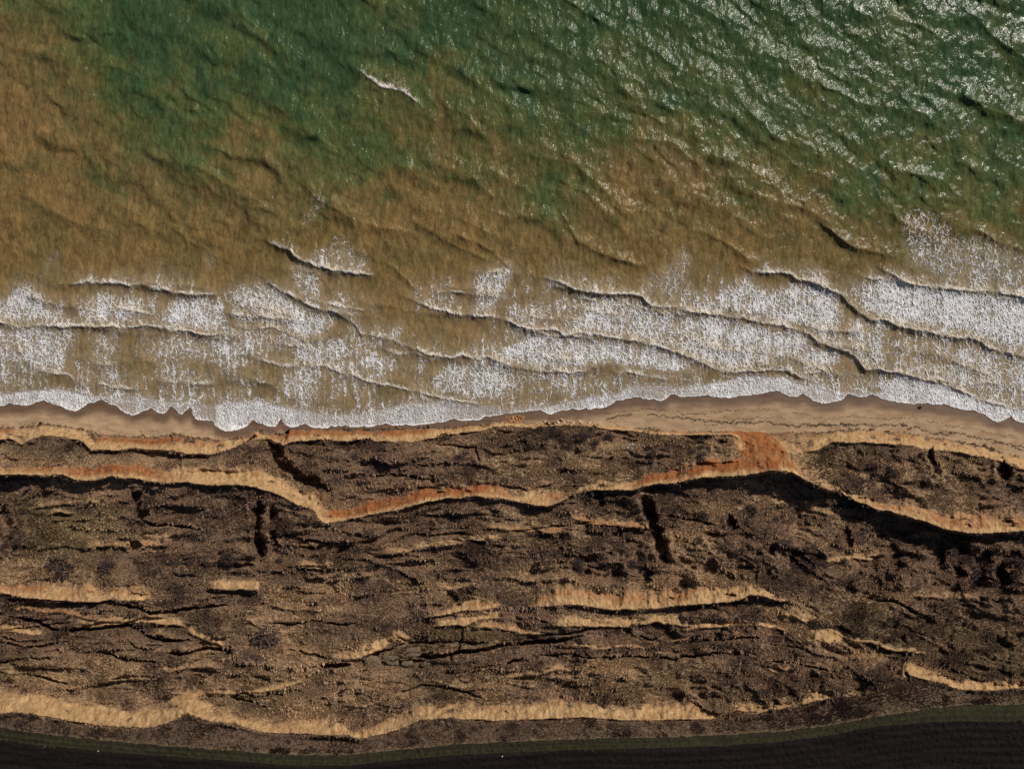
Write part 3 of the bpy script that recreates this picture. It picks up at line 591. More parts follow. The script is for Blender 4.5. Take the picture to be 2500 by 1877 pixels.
def land_at(uu, vv):
    i = np.clip(np.searchsorted(UL, uu), 1, nu - 1); j = np.clip(np.searchsorted(VL, vv), 1, nv - 1)
    return z[j, i]
def point(uu, vv, dz=0.0):
    zz = float(land_at(uu, vv)) + dz
    x, y = world(uu, vv, zz)
    return Vector((x, y, zz))

# ------------------------------------------------------------------ SEA grid
US = axis(-20, 2520, 2.0, 70, 70, 36)
V0 = 900.0
top = -20 - np.cumsum(2.6 * np.geomspace(1, 70, 36))[::-1]
VT = np.concatenate([top, np.arange(-20, 470, 2.5), np.arange(470, V0, 1.95)])
NE = 64
vsS = vs_of(US); toeS = toe_of(US)
tt = np.linspace(0, 1, NE + 1)[1:]
v = np.concatenate([np.repeat(VT[:, None], len(US), 1), V0 + tt[:, None] * (vsS[None, :] - V0)], 0).astype(np.float32)
u = np.repeat(US[None, :], v.shape[0], 0).astype(np.float32)
nvS, nuS = v.shape
# waves: crest polylines (points, amplitude, foam roll)
WAVES = [
 ([646,585,711,611,730,631,792,654,850,664,910,669],1.0,.9), ([158,692,215,688,292,692,365,698,392,696,423,715,453,721,523,717],.75,.7), ([-60,780,0,784,46,796,188,798,261,796,307,800,354,792,423,807,500,815,546,817],.75,.9),
 ([650,684,665,696,711,723,769,750,834,767],.7,.9), ([560,790,573,796,615,802,660,797,711,819,749,832,799,820],.5,.7), ([77,892,96,907,165,911,188,934],.45,.6), ([215,880,261,892,296,884],.4,.7), ([338,873,384,892],.3,.6),
 ([600,869,692,892,792,896,850,911,879,927,979,946,1017,957,1094,973,1171,988,1267,996],.45,.7), ([825,765,863,788,883,815,917,821,967,834,1025,854,1071,869,1102,875,1129,867,1171,877,1190,869,1232,890,1286,902,1401,909,1471,892],.65,.75),
 ([1000,728,1040,746,1109,769,1179,769,1229,777,1259,792,1286,800,1359,804,1375,817,1425,811,1517,827,1594,842,1650,857,1719,888,1777,909,1881,904,1927,907,1977,927],.75,.85),
 ([1317,676,1363,685,1394,704,1425,708,1478,715,1528,715,1563,719,1590,744,1688,761,1784,773,1881,792,1942,800,1977,815,1996,836,2057,854,2084,869,2111,900,2169,907,2188,907,2265,930,2334,948,2392,977,2457,992,2560,1002],.8,.85),
 ([1825,656,1834,661,1881,665,1915,663,1950,681,1988,688,2054,719,2073,742,2127,781,2161,784,2188,796,2242,804,2296,819,2380,827,2415,846,2472,865,2560,876],.95,.85), ([2160,661,2219,692,2280,704,2361,709,2419,711,2560,735],.8,.9),
 ([1386,545,1409,585,1478,623,1555,642],.7,.15), ([1159,663,1250,668],.4,.6), ([2010,548,2019,554,2054,581,2092,604,2169,623],.8,.1), ([2380,560,2440,590,2520,615],.6,.4),
 ([860,160,875,173,902,192,925,209,986,223,1025,254,1040,277],.8,.55), ([1040,227,1071,261,1132,273,1194,346],.6,.08), ([994,407,1056,427,1094,434,1155,434,1190,465],.6,.1),
 ([1300,380,1355,388,1409,403,1448,438,1486,473,1524,507],.7,.05), ([1200,515,1248,528,1305,527,1340,523],.75,.35), ([1540,338,1594,342,1644,346,1675,380,1720,420],.7,.05),
 ([503,354,569,377,630,388,661,404,692,430],.7,.05), ([442,396,476,419,519,465,557,488,596,503,653,511],.65,.12), ([760,470,769,480,807,503,850,530,863,534,921,550,952,559,990,566],.85,.25),
 ([1700,160,1727,181,1777,215,1815,254,1857,292,1896,331],.7,0), ([1950,180,1969,188,2027,219,2073,238,2123,261,2226,265,2290,290],.65,0), ([2200,418,2226,423,2296,434,2342,477],.6,0), ([1777,430,1850,438,1896,457],.6,0),
 ([2360,40,2380,46,2438,100,2500,140],.6,0), ([1500,200,1550,240,1620,250,1680,290],.5,0), ([600,130,660,160,700,200,760,230],.5,0), ([330,220,400,250,470,300],.45,0), ([100,320,170,340,240,390],.45,0), ([40,470,110,500,180,540,260,560],.45,0),
 ([1040,130,1100,160,1170,210],.5,0), ([1250,60,1330,90,1400,150],.45,0), ([2350,230,2420,270,2500,300],.6,0), ([1100,570,1180,600,1230,640],.45,0), ([870,610,960,650,1010,700],.4,0), ([1700,560,1770,590,1840,640],.45,.0),
 ([560,905,640,930,700,960],.3,.2), ([1500,905,1560,915,1620,925,1680,930],.3,.4), ([1900,868,1934,873,1990,900,2030,910],.4,.6), ([1650,812,1700,830,1760,850],.3,.4), ([2200,850,2290,868,2380,900,2440,930],.35,.4)]
rw_ = random.Random(31)
for k in range(44):                          # lesser breakers of the inner surf
    a0 = rw_.uniform(-40, 2460); L_ = rw_.uniform(60, 190); sl = rw_.uniform(.02, .22); b0 = rw_.uniform(660, 940)
    if b0 + sl * L_ > np.interp(a0 + L_, US, vsS) - 45: continue
    WAVES.append(([a0, b0, a0 + L_ * .35, b0 + sl * L_ * .35 + rw_.uniform(-5, 7), a0 + L_ * .7, b0 + sl * L_ * .7 + rw_.uniform(-5, 7), a0 + L_, b0 + sl * L_], rw_.uniform(.25, .5), rw_.choice([.2, .35, .5, .6, .7])))
for k in range(80):                          # wind waves farther out
    a0 = rw_.uniform(-60, 2460); L_ = rw_.uniform(60, 170); sl = rw_.uniform(.3, .62); b0 = rw_.uniform(-40, 560)
    WAVES.append(([a0, b0, a0 + L_ * .4, b0 + sl * L_ * .4 + rw_.uniform(-8, 8), a0 + L_, b0 + sl * L_], rw_.uniform(.3, .55), rw_.choice([0, 0, 0, .04])))
zw = np.zeros_like(v); rim = np.zeros_like(v); trail = np.zeros_like(v); silt = np.zeros_like(v)
def rows(a, b):
    m = (v.max(1) >= a) & (v.min(1) <= b); k = np.flatnonzero(m); return k[0], k[-1] + 1
for n_, (pts, amp, fr) in enumerate(WAVES):
    p = np.array(pts, float).reshape(-1, 2)
    i0, i1 = np.searchsorted(US, [p[0, 0] - 60, p[-1, 0] + 60]); j0, j1 = rows(p[:, 1].min() - 130, p[:, 1].max() + 100)
    uu = u[j0:j1, i0:i1]; vv = v[j0:j1, i0:i1]
    sl0 = (p[1, 1] - p[0, 1]) / (p[1, 0] - p[0, 0]); sl1 = (p[-1, 1] - p[-2, 1]) / (p[-1, 0] - p[-2, 0])
    line = np.interp(uu, p[:, 0], p[:, 1]) + np.minimum(uu - p[0, 0], 0) * sl0 + np.maximum(uu - p[-1, 0], 0) * sl1
    line = line + 5.6 * fbm(uu / 17, uu * 0 + n_, 300 + n_, 4, .65) + 3.0 * fbm(uu / 60, uu * 0, 340 + n_, 2)
    env = sst(uu, p[0, 0] - 45, p[0, 0] + 30) * (1 - sst(uu, p[-1, 0] - 30, p[-1, 0] + 50))
    env = env * (.72 + .4 * fbm(uu / 45, uu * 0 + 5, 380 + n_, 2))
    d = vv - line
    up = p[:, 1].mean() < 560; fw = 32.0 if up else 9.5; ex = 1.1 if up else 1.35
    prof = np.where(d < 0, np.exp(np.minimum(d, 0) / 20.0), np.exp(-(np.maximum(d, 0) / fw) ** ex)) - .22 * np.exp(-((d - 24) / 18) ** 2)
    zw[j0:j1, i0:i1] += (.66 if up else .66) * amp * env * prof
    if fr:
        e2 = sst(uu, p[0, 0] + 5, p[0, 0] + 45) * (1 - sst(uu, p[-1, 0] - 25, p[-1, 0] + 10)) if fr > .5 else env
        pr = sst(fbm(uu / 40, uu * 0, 420 + n_, 2), -.75 + (.9 - fr) * 1.6, .1 + (.9 - fr) * 1.1)
        wd = 3 + 8 * sst(fbm(uu / 16, vv / 40, 460 + n_, 3, .6), -.4, .6)
        rr = e2 * pr * sst(d, -wd * 1.3, -wd * .4) * (1 - sst(d, .5, 3.5)) * sst(fbm(uu / 7, vv / 6, 470 + n_, 3, .6), -.75, -.05)
        rim[j0:j1, i0:i1] = np.maximum(rim[j0:j1, i0:i1], rr * .95)
        if fr > .3:
            tr = e2 * np.exp(np.minimum(d, 0) / (26 + 30 * sst(fbm(uu / 30, vv / 200, 480 + n_, 3), -.4, .5))) * (d < 3) * sst(d, -120, -70) * (.55 + .75 * fbm(uu / 13, vv / 55, 490 + n_, 4, .6)) * (fr + .25)
            silt[j0:j1, i0:i1] = np.maximum(silt[j0:j1, i0:i1], e2 * sst(d, -26, -5) * (d < 4) * (.65 + .6 * fbm(uu / 25, vv / 12, 495 + n_, 3)))
            trail[j0:j1, i0:i1] = np.maximum(trail[j0:j1, i0:i1], tr)
deep = 1 - sst(v, 430, 720)
th = math.radians(33)
ph = (-math.sin(th) * u + math.cos(th) * v) / 118 + .55 * fbm(u / 210, v / 150, 95, 3)
fr_ = ph - np.floor(ph)
saw = np.where(fr_ < .70, fr_ / .70, 1 - (fr_ - .70) / .30); saw = saw * saw * (3 - 2 * saw)
zw += deep * .40 * saw * sst(fbm(u / 150, v / 90, 96, 2), -.45, .45)
th2 = math.radians(42)
ph2 = (-math.sin(th2) * u + math.cos(th2) * v) / 44 + .9 * fbm(u / 90, v / 70, 195, 3)
f2_ = ph2 - np.floor(ph2); saw2 = np.where(f2_ < .7, f2_ / .7, 1 - (f2_ - .7) / .3); saw2 = saw2 * saw2 * (3 - 2 * saw2)
zw += (.25 + .75 * deep) * .13 * saw2 * sst(fbm(u / 70, v / 50, 196, 2), -.3, .5)
zw += (.13 + .08 * deep) * fbm((u + .35 * v) / 26, (v - .2 * u) / 42, 97, 4, .55)
zw += .065 * fbm((u + .3 * v) / 9, (v - .2 * u) / 17, 98, 2) * (v > -40)
# shore: the sheet thins out on the beach
bz = beach_z(v, vsm_of(US)[None, :], toeS[None, :])
edge = np.clip((vsS[None, :] - v), 0, None)
calm = sst(edge, 0, 70)
zsurf = zw * calm
k = 8.0
zsurf = np.logaddexp(k * zsurf, k * (bz + .05)) / k
zsurf = np.where(edge < 6, bz + .05 + (zsurf - bz - .05) * edge / 6, zsurf)
# turbidity of the water, by survey grid
TG = np.array([[.46,.05,.05,.14,.12,.05,.02,.00],[.78,.14,.08,.22,.20,.11,.06,.03],[.92,.30,.22,.32,.24,.16,.13,.05],[1.,.42,.45,.48,.34,.42,.22,.12],[1.,.66,.62,.72,.48,.66,.42,.24],
    [.92,.88,.84,.94,.84,.88,.68,.52],[.95,.95,.90,.96,.92,.94,.84,.76],[.95,.98,.96,.98,.98,.98,.94,.90],[.92,.95,.95,.95,.95,.95,.92,.90],[.85,.9,.9,.9,.88,.88,.86,.86]], np.float32)
gx = np.clip((u + 26 * fbm(u / 120, v / 80, 99, 3)) / 2500 * 7, 0, 6.999); gy = np.clip((v + 40 * fbm(u / 150, v / 100, 100, 3)) / 113, 0, 8.999)
ix = gx.astype(int); iy = gy.astype(int); fx = gx - ix; fy = gy - iy
turb = (TG[iy, ix] * (1 - fx) + TG[iy, ix + 1] * fx) * (1 - fy) + (TG[iy + 1, ix] * (1 - fx) + TG[iy + 1, ix + 1] * fx) * fy
for p, s in (([1480,330,1640,345,1760,440,1700,520,1480,480,1420,380],.2), ([1090,260,1200,300,1260,420,1050,400],.22), ([540,300,700,290,820,420,700,520,560,440],.12), ([280,90,420,160,380,300,250,260],-.1), ([1290,400,1400,420,1400,560,1300,560],-.28), ([420,330,560,330,520,470,400,470],-.22), ([880,420,980,440,960,540,860,540],-.12)):
    turb += s * blur(inpoly(u + 30 * fbm(u / 50, v / 50, 101, 3), v + 24 * fbm(u / 50, v / 50, 102, 3), p).astype(np.float32), 14)
pl = fbm(u / 130 + .9 * fbm(u / 70, v / 60, 160, 3), v / 95 + .9 * fbm(u / 70, v / 60, 161, 3), 162, 4, .55)
turb = turb + .42 * pl * (1 - sst(v, 520, 700))
turb = np.clip(.5 + .56 * np.tanh((turb - .52) * 2.5), 0, 1) * .85 + .15 * np.clip(turb, 0, 1)
# foam cover
FO = [
 ([0,731,35,700,77,677,108,719,135,765,169,781,188,796,115,796,38,790,-60,781,-60,700],.9), ([169,734,215,731,238,708,269,700,292,719,334,742,342,765,338,788,269,796,192,792,177,765],.85),
 ([380,781,407,738,423,719,453,723,519,719,530,750,557,777,565,800,546,815,500,815,423,804,369,788],.9), ([538,704,615,692,653,681,699,711,730,742,769,758,830,765,811,796,799,819,749,832,723,827,692,804,634,796,596,804,565,781,557,750],.82),
 ([719,638,780,650,784,711,803,754,765,754,719,715,692,677],.6), ([-60,788,188,800,184,850,158,884,169,907,96,907,77,888,-60,888],.82), ([211,807,292,800,300,857,292,884,254,892,219,880],.6),
 ([384,815,557,819,561,869,538,900,500,896,461,869,403,888,346,880,338,857,384,842],.66), ([711,834,788,827,850,815,850,896,788,896,784,934,772,1011,715,984,719,934,738,907,711,877],.78),
 ([442,965,461,919,492,888,519,934,492,965],.5), ([307,892,334,888,342,934,330,950,307,927],.5), ([1159,665,1248,642,1255,665,1240,719,1202,750,1194,769,1171,761,1159,734],.8), ([1248,581,1278,581,1278,619,1248,638],.5),
 ([1321,669,1363,677,1371,700,1336,715,1336,750,1305,773,1278,788,1263,784,1301,742,1321,715],.75), ([1325,615,1348,615,1355,665,1325,669],.42), ([1555,704,1613,646,1675,600,1688,650,1675,704,1640,719,1582,731],.52),
 ([1267,796,1401,784,1440,723,1555,723,1586,746,1675,750,1675,865,1613,846,1517,827,1417,815,1363,804],.82), ([1209,865,1267,815,1363,811,1440,827,1517,827,1675,869,1700,890,1675,905,1594,907,1478,888,1401,907,1286,900,1232,892],.9),
 ([952,796,994,765,994,811,952,857,917,850,825,896,825,823,910,823],.68), ([1063,854,1125,850,1178,834,1186,869,1155,877,1086,869],.62), ([1086,880,1190,880,1286,904,1401,911,1363,934,1267,934,1229,984,1132,977,1025,953,1056,919],.76),
 ([1401,911,1478,915,1448,942,1409,938],.5), ([1517,869,1613,907,1675,896,1675,942,1555,934],.48),
 ([1650,742,1727,727,1777,696,1827,661,1846,700,1896,704,1927,685,1996,685,2054,719,2065,750,2054,811,2054,850,1996,834,1973,807,1881,788,1777,769,1688,761],.88),
 ([1650,758,1765,773,1881,796,1969,811,1996,842,2061,854,2027,907,1957,907,1934,873,1884,896,1881,904,1777,907,1719,888,1650,857],.88),
 ([2100,711,2165,661,2207,688,2265,696,2407,711,2560,727,2560,880,2419,838,2361,819,2246,796,2188,796,2142,777,2092,750],.96),
 ([2190,520,2225,495,2300,520,2334,570,2400,569,2476,600,2560,640,2480,665,2411,704,2280,673,2226,646,2196,596],.56),
 ([2065,765,2169,796,2173,827,2169,888,2303,888,2342,834,2419,842,2560,885,2560,985,2399,965,2334,946,2250,923,2169,896,2111,896,2073,861,2057,846],.76), ([1650,588,1681,588,1688,646,1650,704],.45),
 ([2054,865,2103,904,2188,907,2303,946,2361,957,2111,965,2054,934],.5), ([745,455,790,460,800,490,760,560,730,555],.5), ([820,535,840,540,830,600,812,590],.45), ([490,600,530,610,520,660,500,670],.42), ([100,660,120,620,150,590,160,600,130,650,115,680],.5),
 ([2480,700,2560,690,2560,860,2490,850],.95), ([880,186,905,190,930,206,968,196,965,203,928,213,898,198],.5), ([1338,520,1352,505,1372,508,1366,524,1342,528],.75), ([760,455,775,452,790,470,775,482],.7),
 ([720,600,760,610,800,600,830,560,850,570,880,640,910,668,850,660,792,650,740,628],.55), ([1540,920,1600,905,1680,900,1700,930,1600,940],.5), ([640,560,662,580,650,590],.3)]
cov = np.zeros_like(v)
wu = u + 22 * fbm(u / 26, v / 45, 110, 4, .65); wv = v + 13 * fbm(u / 24, v / 34, 111, 4, .65)
j0 = int(np.searchsorted(VT, 150)); 
for p, s in FO:
    pm = np.array(p, float).reshape(-1, 2)
    i0, i1 = np.searchsorted(US, [pm[:, 0].min() - 60, pm[:, 0].max() + 60]); ja, jb = rows(pm[:, 1].min() - 40, pm[:, 1].max() + 40)
    mk = blur(inpoly(wu[ja:jb, i0:i1], wv[ja:jb, i0:i1], p).astype(np.float32), 6)
    cov[ja:jb, i0:i1] = np.maximum(cov[ja:jb, i0:i1], s * mk)
cov = np.maximum(cov, np.clip(trail, 0, .95))
surf = sst(v + 30 * fbm(u / 90, v / 90, 163, 2), 570, 720)
belt = sst(u, 950, 1250) * sst(v + .06 * (u - 1250), 690, 760) + 1.0 * (1 - sst(u, 830, 1000)) * sst(v, 680, 750) + .8 * sst(u, 800, 900) * (1 - sst(u, 1000, 1250)) * sst(v, 800, 900)
strand = sst(fbm(u / 10, v / 60, 112, 4, .6), -.1, .5) * sst(fbm(u / 160, v / 90, 113, 2), -.4, .4)
cov = np.maximum(cov, surf * (.20 + .46 * strand))
cov = np.maximum(cov, np.clip(belt * (.47 + .50 * fbm(u / 9, v / 70, 164, 4, .6) + .42 * fbm(u / 80, v / 60, 165, 3)), 0, .9))
cov = np.maximum(cov, .45 * (1 - surf) * sst(strand * sst(v, 430, 600), .75, 1.0))
cov *= 1 + .22 * fbm(u / 28, v / 45, 114, 4, .6) + .34 * fbm(u / 8, v / 60, 119, 3, .6)
# swash sheet
swt = lin(US, SWTOP)[None, :] + 5 * fbm(u / 30, u * 0, 115, 3)
inside = sst(v, swt - 5, swt + 4)
dens = lin(US, [0,.95,200,.95,250,.75,290,.45,360,.4,460,.35,510,.3,523,.25,532,.85,640,.85,700,.8,790,.55,1000,.7,1100,.62,1170,.45,1240,.15,1290,.6,1500,.85,1545,.55,1590,.4,1640,.4,1740,.9,1900,.9,1980,.75,2050,.55,2110,.8,2500,1.0])[None, :]
sheet = inside * np.clip(dens * (.82 + .35 * fbm(u / 22, v / 60, 116, 3)), 0, 1)
back = np.exp(-(edge / 5.0) ** 2) * sst(dens, .1, .25)
lobes = sst(1 - np.abs(fbm(u / 34, v / 120, 117, 2)), .93, .99) * inside * sst(edge, 3, 12) * .8
rim = np.maximum(rim, np.maximum(back, lobes * .7) )
thin = inside * (1 - .2 * dens)
rollback = sst(v, swt - 22, swt - 2) * (1 - inside) * .62
cov = np.maximum(cov, rollback)
aer = np.clip(blur(cov, 6) * 1.0 * sst(v, 540, 640) - .15, 0, 1)
def sea_mesh(name, dz, mask=None):
    zz = zsurf + dz
    x, y = world(u, v, zz)
    pts = np.stack([x, y, zz], -1).reshape(-1, 3)
    qq = np.arange(nvS * nuS, dtype=np.int32).reshape(nvS, nuS)
    f = np.stack([qq[:-1, :-1], qq[1:, :-1], qq[1:, 1:], qq[:-1, 1:]], -1)
    f = f.reshape(-1, 4) if mask is None else f[mask]
    used = np.unique(f); remap = np.zeros(nvS * nuS, np.int32); remap[used] = np.arange(len(used))
    return mesh_from(name, pts[used], remap[f]), used
me, used = sea_mesh('sea', 0.0)
fattr(me, 'turb', turb.reshape(-1)[used]); fattr(me, 'aerated', aer.reshape(-1)[used]); fattr(me, 'thin', thin.reshape(-1)[used])
put('sea', me, M_WATER, None, 'green sea turning brown with stirred silt toward the surf', 'sea', None, 'structure')
# foam lies on the water as a thin raised skin
mx = lambda a: np.maximum(np.maximum(a[:-1, :-1], a[1:, 1:]), np.maximum(a[1:, :-1], a[:-1, 1:]))
isw = (v[:-1, :-1] > swt[:-1, :-1] - 3)
fm = (mx(cov) > .13) | (mx(rim) > .04) | (mx(sheet) > .05)
for name, sel, lab in (('surf_foam', ~isw, 'white lacy foam over the brown breaking waves'), ('swash_foam', isw, 'white scalloped foam edge running up onto the wet sand')):
    me, used = sea_mesh(name, .05 + .10 * rim * (edge > 8) + .05 * np.clip(cov, 0, 1) * sst(edge, 0, 20) * (.5 + .9 * fbm(u / 4, v / 4, 118, 2)), fm & sel)
    for k_, a in (('cov', cov), ('rim', rim), ('sheet', sheet), ('silt', silt)): fattr(me, k_, a.reshape(-1)[used])
    put(name, me, M_FOAM, None, lab, 'foam', None, 'stuff')

# ------------------------------------------------------------------ dry grass and low scrub (uncountable)
def tuft_mesh(seed):
    r = np.random.default_rng(seed); vs_, fs = [], []
    for k in range(9):
        a = math.pi / 2 + r.choice([-1, 1]) * math.pi / 2 * (r.uniform() < .2) + r.normal(0, .55); lean = r.uniform(1.0, 2.6); h = r.uniform(.22, .55); wd = r.uniform(.09, .18)
        b = np.array([math.cos(a), math.sin(a)]) * r.uniform(0, .35); t = b + np.array([math.cos(a), math.sin(a)]) * lean * h * .8
        s = np.array([-math.sin(a), math.cos(a)]) * wd
        n0 = len(vs_)
        vs_ += [(b[0] - s[0], b[1] - s[1], -.1), (b[0] + s[0], b[1] + s[1], -.1), ((b + t)[0] / 2 + s[0] * .8, (b + t)[1] / 2 + s[1] * .8, h * .65), ((b + t)[0] / 2 - s[0] * .8, (b + t)[1] / 2 - s[1] * .8, h * .65), (t[0], t[1], h)]
        fs += [(n0, n0 + 1, n0 + 2), (n0, n0 + 2, n0 + 3), (n0 + 3, n0 + 2, n0 + 4)]
    return mesh_from('tuft', vs_, fs, False, True)
NT_ = 165000
gu = RNG.uniform(-120, 2620, NT_ * 2); gv = RNG.uniform(1035, 1865, NT_ * 2)
gi = np.clip(np.searchsorted(UL, gu), 1, nu - 1); gj = np.clip(np.searchsorted(VL, gv), 1, nv - 1)
ok = (RNG.uniform(0, 1, NT_ * 2) < (1 - sand[gj, gi]) * (1 - field[gj, gi]) * np.clip(1 - 1.6 * bare[gj, gi], 0.0, 1) * (1 - fmask[gj, gi]) * (1 - tmask[gj, gi]))
gu, gv, gi, gj = gu[ok], gv[ok], gi[ok], gj[ok]
gz = z[gj, gi]; gx_, gy_ = world(UL[gi], VL[gj], gz)
gx_ = gx_ + RNG.uniform(-.06, .06, len(gx_)); gy_ = gy_ + RNG.uniform(-.06, .06, len(gx_))
N = len(gx_)
dr, gn, fl = dry[gj, gi], green[gj, gi], flat[gj, gi]
sel = RNG.uniform(.28, .75, N)
base = np.array([[.090, .059, .042]]) * (1 - sel[:, None]) + np.array([[.250, .170, .118]]) * sel[:, None]
dryc = np.array([[.23, .158, .088]]) * (1 - sel[:, None]) + np.array([[.43, .30, .172]]) * sel[:, None]
grc = np.array([[.05, .05, .022]]) * (1 - sel[:, None]) + np.array([[.11, .10, .045]]) * sel[:, None]
tone = np.clip(.86 + .75 * fbm(gu / 110, gv / 50, 120, 4), .38, 1.35)[:, None]
tint = base * (1 - dr[:, None]) + dryc * dr[:, None]
tint = tint * (1 - .75 * gn[:, None]) + grc * .75 * gn[:, None]
brush = sst(fbm(gu / 46 + 3 * 0, gv / 30, 191, 4, .6), .16, .34) * (1 - .7 * dr)
bc = np.array([[.055, .038, .034]]) * (1 - sel[:, None]) + np.array([[.125, .086, .070]]) * sel[:, None]
tint = tint * (1 - .85 * brush[:, None]) + bc * .85 * brush[:, None]
tint = tint * tone * (1 - .50 * fl[:, None]) * np.array([[1.38, 1.27, 1.17]])
pm = bpy.data.meshes.new('scrub_grass'); pm.vertices.add(N)
pm.vertices.foreach_set('co', np.stack([gx_, gy_, gz], -1).astype(np.float32).ravel())
a = pm.attributes.new('tint', 'FLOAT_COLOR', 'POINT'); a.data.foreach_set('color', np.concatenate([tint, np.ones((N, 1))], 1).astype(np.float32).ravel())
big = sst(fbm(gu / 60, gv / 40, 121, 2), -.3, .5)
fattr(pm, 'comb', 1.5 * fbm(gu / 120, gv / 70, 192, 2))
fattr(pm, 'size', (RNG.uniform(.17, .34, N) * (.75 + .6 * big) * (1 - .3 * fl) * (1 + .9 * brush)))
gobj = put('scrub_grass', pm, M_TUFT, None, 'brown winter grass and low scrub covering the terraces', 'grass', None, 'stuff')
tufts = []
for k in range(4):
    o = bpy.data.objects.new('grass_tuft', tuft_mesh(500 + k)); o.data.materials.append(M_TUFT); tufts.append(o)
ng = bpy.data.node_groups.new('scatter_grass', 'GeometryNodeTree')
ng.interface.new_socket('Geometry', in_out='INPUT', socket_type='NodeSocketGeometry'); ng.interface.new_socket('Geometry', in_out='OUTPUT', socket_type='NodeSocketGeometry')
gin, gout = ng.nodes.new('NodeGroupInput'), ng.nodes.new('NodeGroupOutput')
gi_ = ng.nodes.new('GeometryNodeGeometryToInstance')
for o in tufts:
    oi = ng.nodes.new('GeometryNodeObjectInfo'); oi.inputs['Object'].default_value = o
    ng.links.new(oi.outputs['Geometry'], gi_.inputs[0])
ip = ng.nodes.new('GeometryNodeInstanceOnPoints'); ip.inputs['Pick Instance'].default_value = True
ng.links.new(gin.outputs[0], ip.inputs['Points']); ng.links.new(gi_.outputs[0], ip.inputs['Instance'])
rv = ng.nodes.new('FunctionNodeRandomValue'); rv.data_type = 'FLOAT_VECTOR'; rv.inputs[0].default_value = (-.15, -.15, -.55); rv.inputs[1].default_value = (.15, .15, .55)
nb = ng.nodes.new('GeometryNodeInputNamedAttribute'); nb.data_type = 'FLOAT'; nb.inputs['Name'].default_value = 'comb'
cx_ = ng.nodes.new('ShaderNodeCombineXYZ'); ng.links.new(nb.outputs[0], cx_.inputs[2])
va = ng.nodes.new('ShaderNodeVectorMath'); va.operation = 'ADD'; ng.links.new(rv.outputs[0], va.inputs[0]); ng.links.new(cx_.outputs[0], va.inputs[1])
ng.links.new(va.outputs[0], ip.inputs['Rotation'])
na = ng.nodes.new('GeometryNodeInputNamedAttribute'); na.data_type = 'FLOAT'; na.inputs['Name'].default_value = 'size'
ng.links.new(na.outputs[0], ip.inputs['Scale'])
ng.links.new(ip.outputs[0], gout.inputs[0])
md = gobj.modifiers.new('scatter', 'NODES'); md.node_group = ng

# ------------------------------------------------------------------ shrubs
REG = {}
def register(o, label, group, uu, vv, r):   # (what, where) labels are completed once the whole group stands
    if isinstance(label, tuple): REG.setdefault((group, label), []).append((o, uu, vv, r))
    else: o['label'] = label
def finish_labels():
    for (group, (what, where)), mem in REG.items():
        us = sorted(q_[1] for q_ in mem); vs__ = sorted(q_[2] for q_ in mem); rs__ = sorted(q_[3] for q_ in mem); n_ = len(mem)
        for o, uu, vv, r in mem:
            sz = ('small', 'middling', 'large')[min(2, int(3 * rs__.index(r) / n_))]
            side = 'seaward' if vs__.index(vv) < n_ / 2 else 'landward'
            bn = ('left end', 'left part', 'middle', 'right part', 'right end')[min(4, int(5 * us.index(uu) / n_))]
            o['label'] = f'{sz} {what}, {side} side, {bn} of {where}'
def crown_mesh(seed, n=330):
    r = np.random.default_rng(seed); vs_, fs = [], []
    for k in range(n):
        d = r.normal(size=3); d /= np.linalg.norm(d); d[2] = abs(d[2])
        p0 = d * r.uniform(.25, 1.0) ** .5 * np.array([1, 1, .85]) * r.uniform(.8, 1.05)
        g = d * .7 + r.normal(size=3) * .6; g /= np.linalg.norm(g)
        p1 = p0 + g * r.uniform(.16, .34); s = np.cross(g, r.normal(size=3)); s /= np.linalg.norm(s)
        w0 = r.uniform(.02, .05); n0 = len(vs_); pm_ = (p0 + p1) / 2
        vs_ += [p0 - s * w0, p0 + s * w0, pm_ + s * w0 * 1.5, pm_ - s * w0 * 1.5, p1]
        fs += [(n0, n0 + 1, n0 + 2), (n0, n0 + 2, n0 + 3), (n0 + 3, n0 + 2, n0 + 4)]
    return mesh_from('crown', np.array(vs_), fs, False, True)
def stem_mesh(seed):
    r = np.random.default_rng(seed); vs_, fs = [], []
    for k in range(6):
        a = r.uniform(0, 6.28); t = np.array([math.cos(a) * .4, math.sin(a) * .4, .6]); n0 = len(vs_)
        for c, w_ in ((np.array([0, 0, -.25]), .05), (t * .5, .035), (t, .012)):
            for q_ in range(3): vs_.append(c + w_ * np.array([math.cos(q_ * 2.1), math.sin(q_ * 2.1), 0]))
        for lv in (0, 3):
            for q_ in range(3):
                b, c = n0 + lv + q_, n0 + lv + (q_ + 1) % 3
                fs += [(b, c, c + 3), (b, c + 3, b + 3)]
    return mesh_from('stem', np.array(vs_), fs, False, True)
CROWN = [crown_mesh(600 + k) for k in range(6)]; STEM = [stem_mesh(700 + k) for k in range(3)]
for me in CROWN: me.materials.append(M_SHRUB)
for me in STEM: me.materials.append(M_STEM)
def shrub(uu, vv, r_px, label, group=None):
    p = point(uu, vv, -.05); r = r_px / 15.0
    e = bpy.data.objects.new('shrub', None); COL.objects.link(e)
    e.location = p; e.rotation_euler = (0, 0, random.uniform(0, 6.28)); e.scale = (r * random.uniform(.88, 1.12), r * random.uniform(.88, 1.12), min(r * random.uniform(.8, 1.1), 1.9))
    e.empty_display_size = .2
    tag(e, None, 'shrub', group); register(e, label, group, uu, vv, r_px)
    put('crown', random.choice(CROWN), None, e); put('stem', random.choice(STEM), None, e)
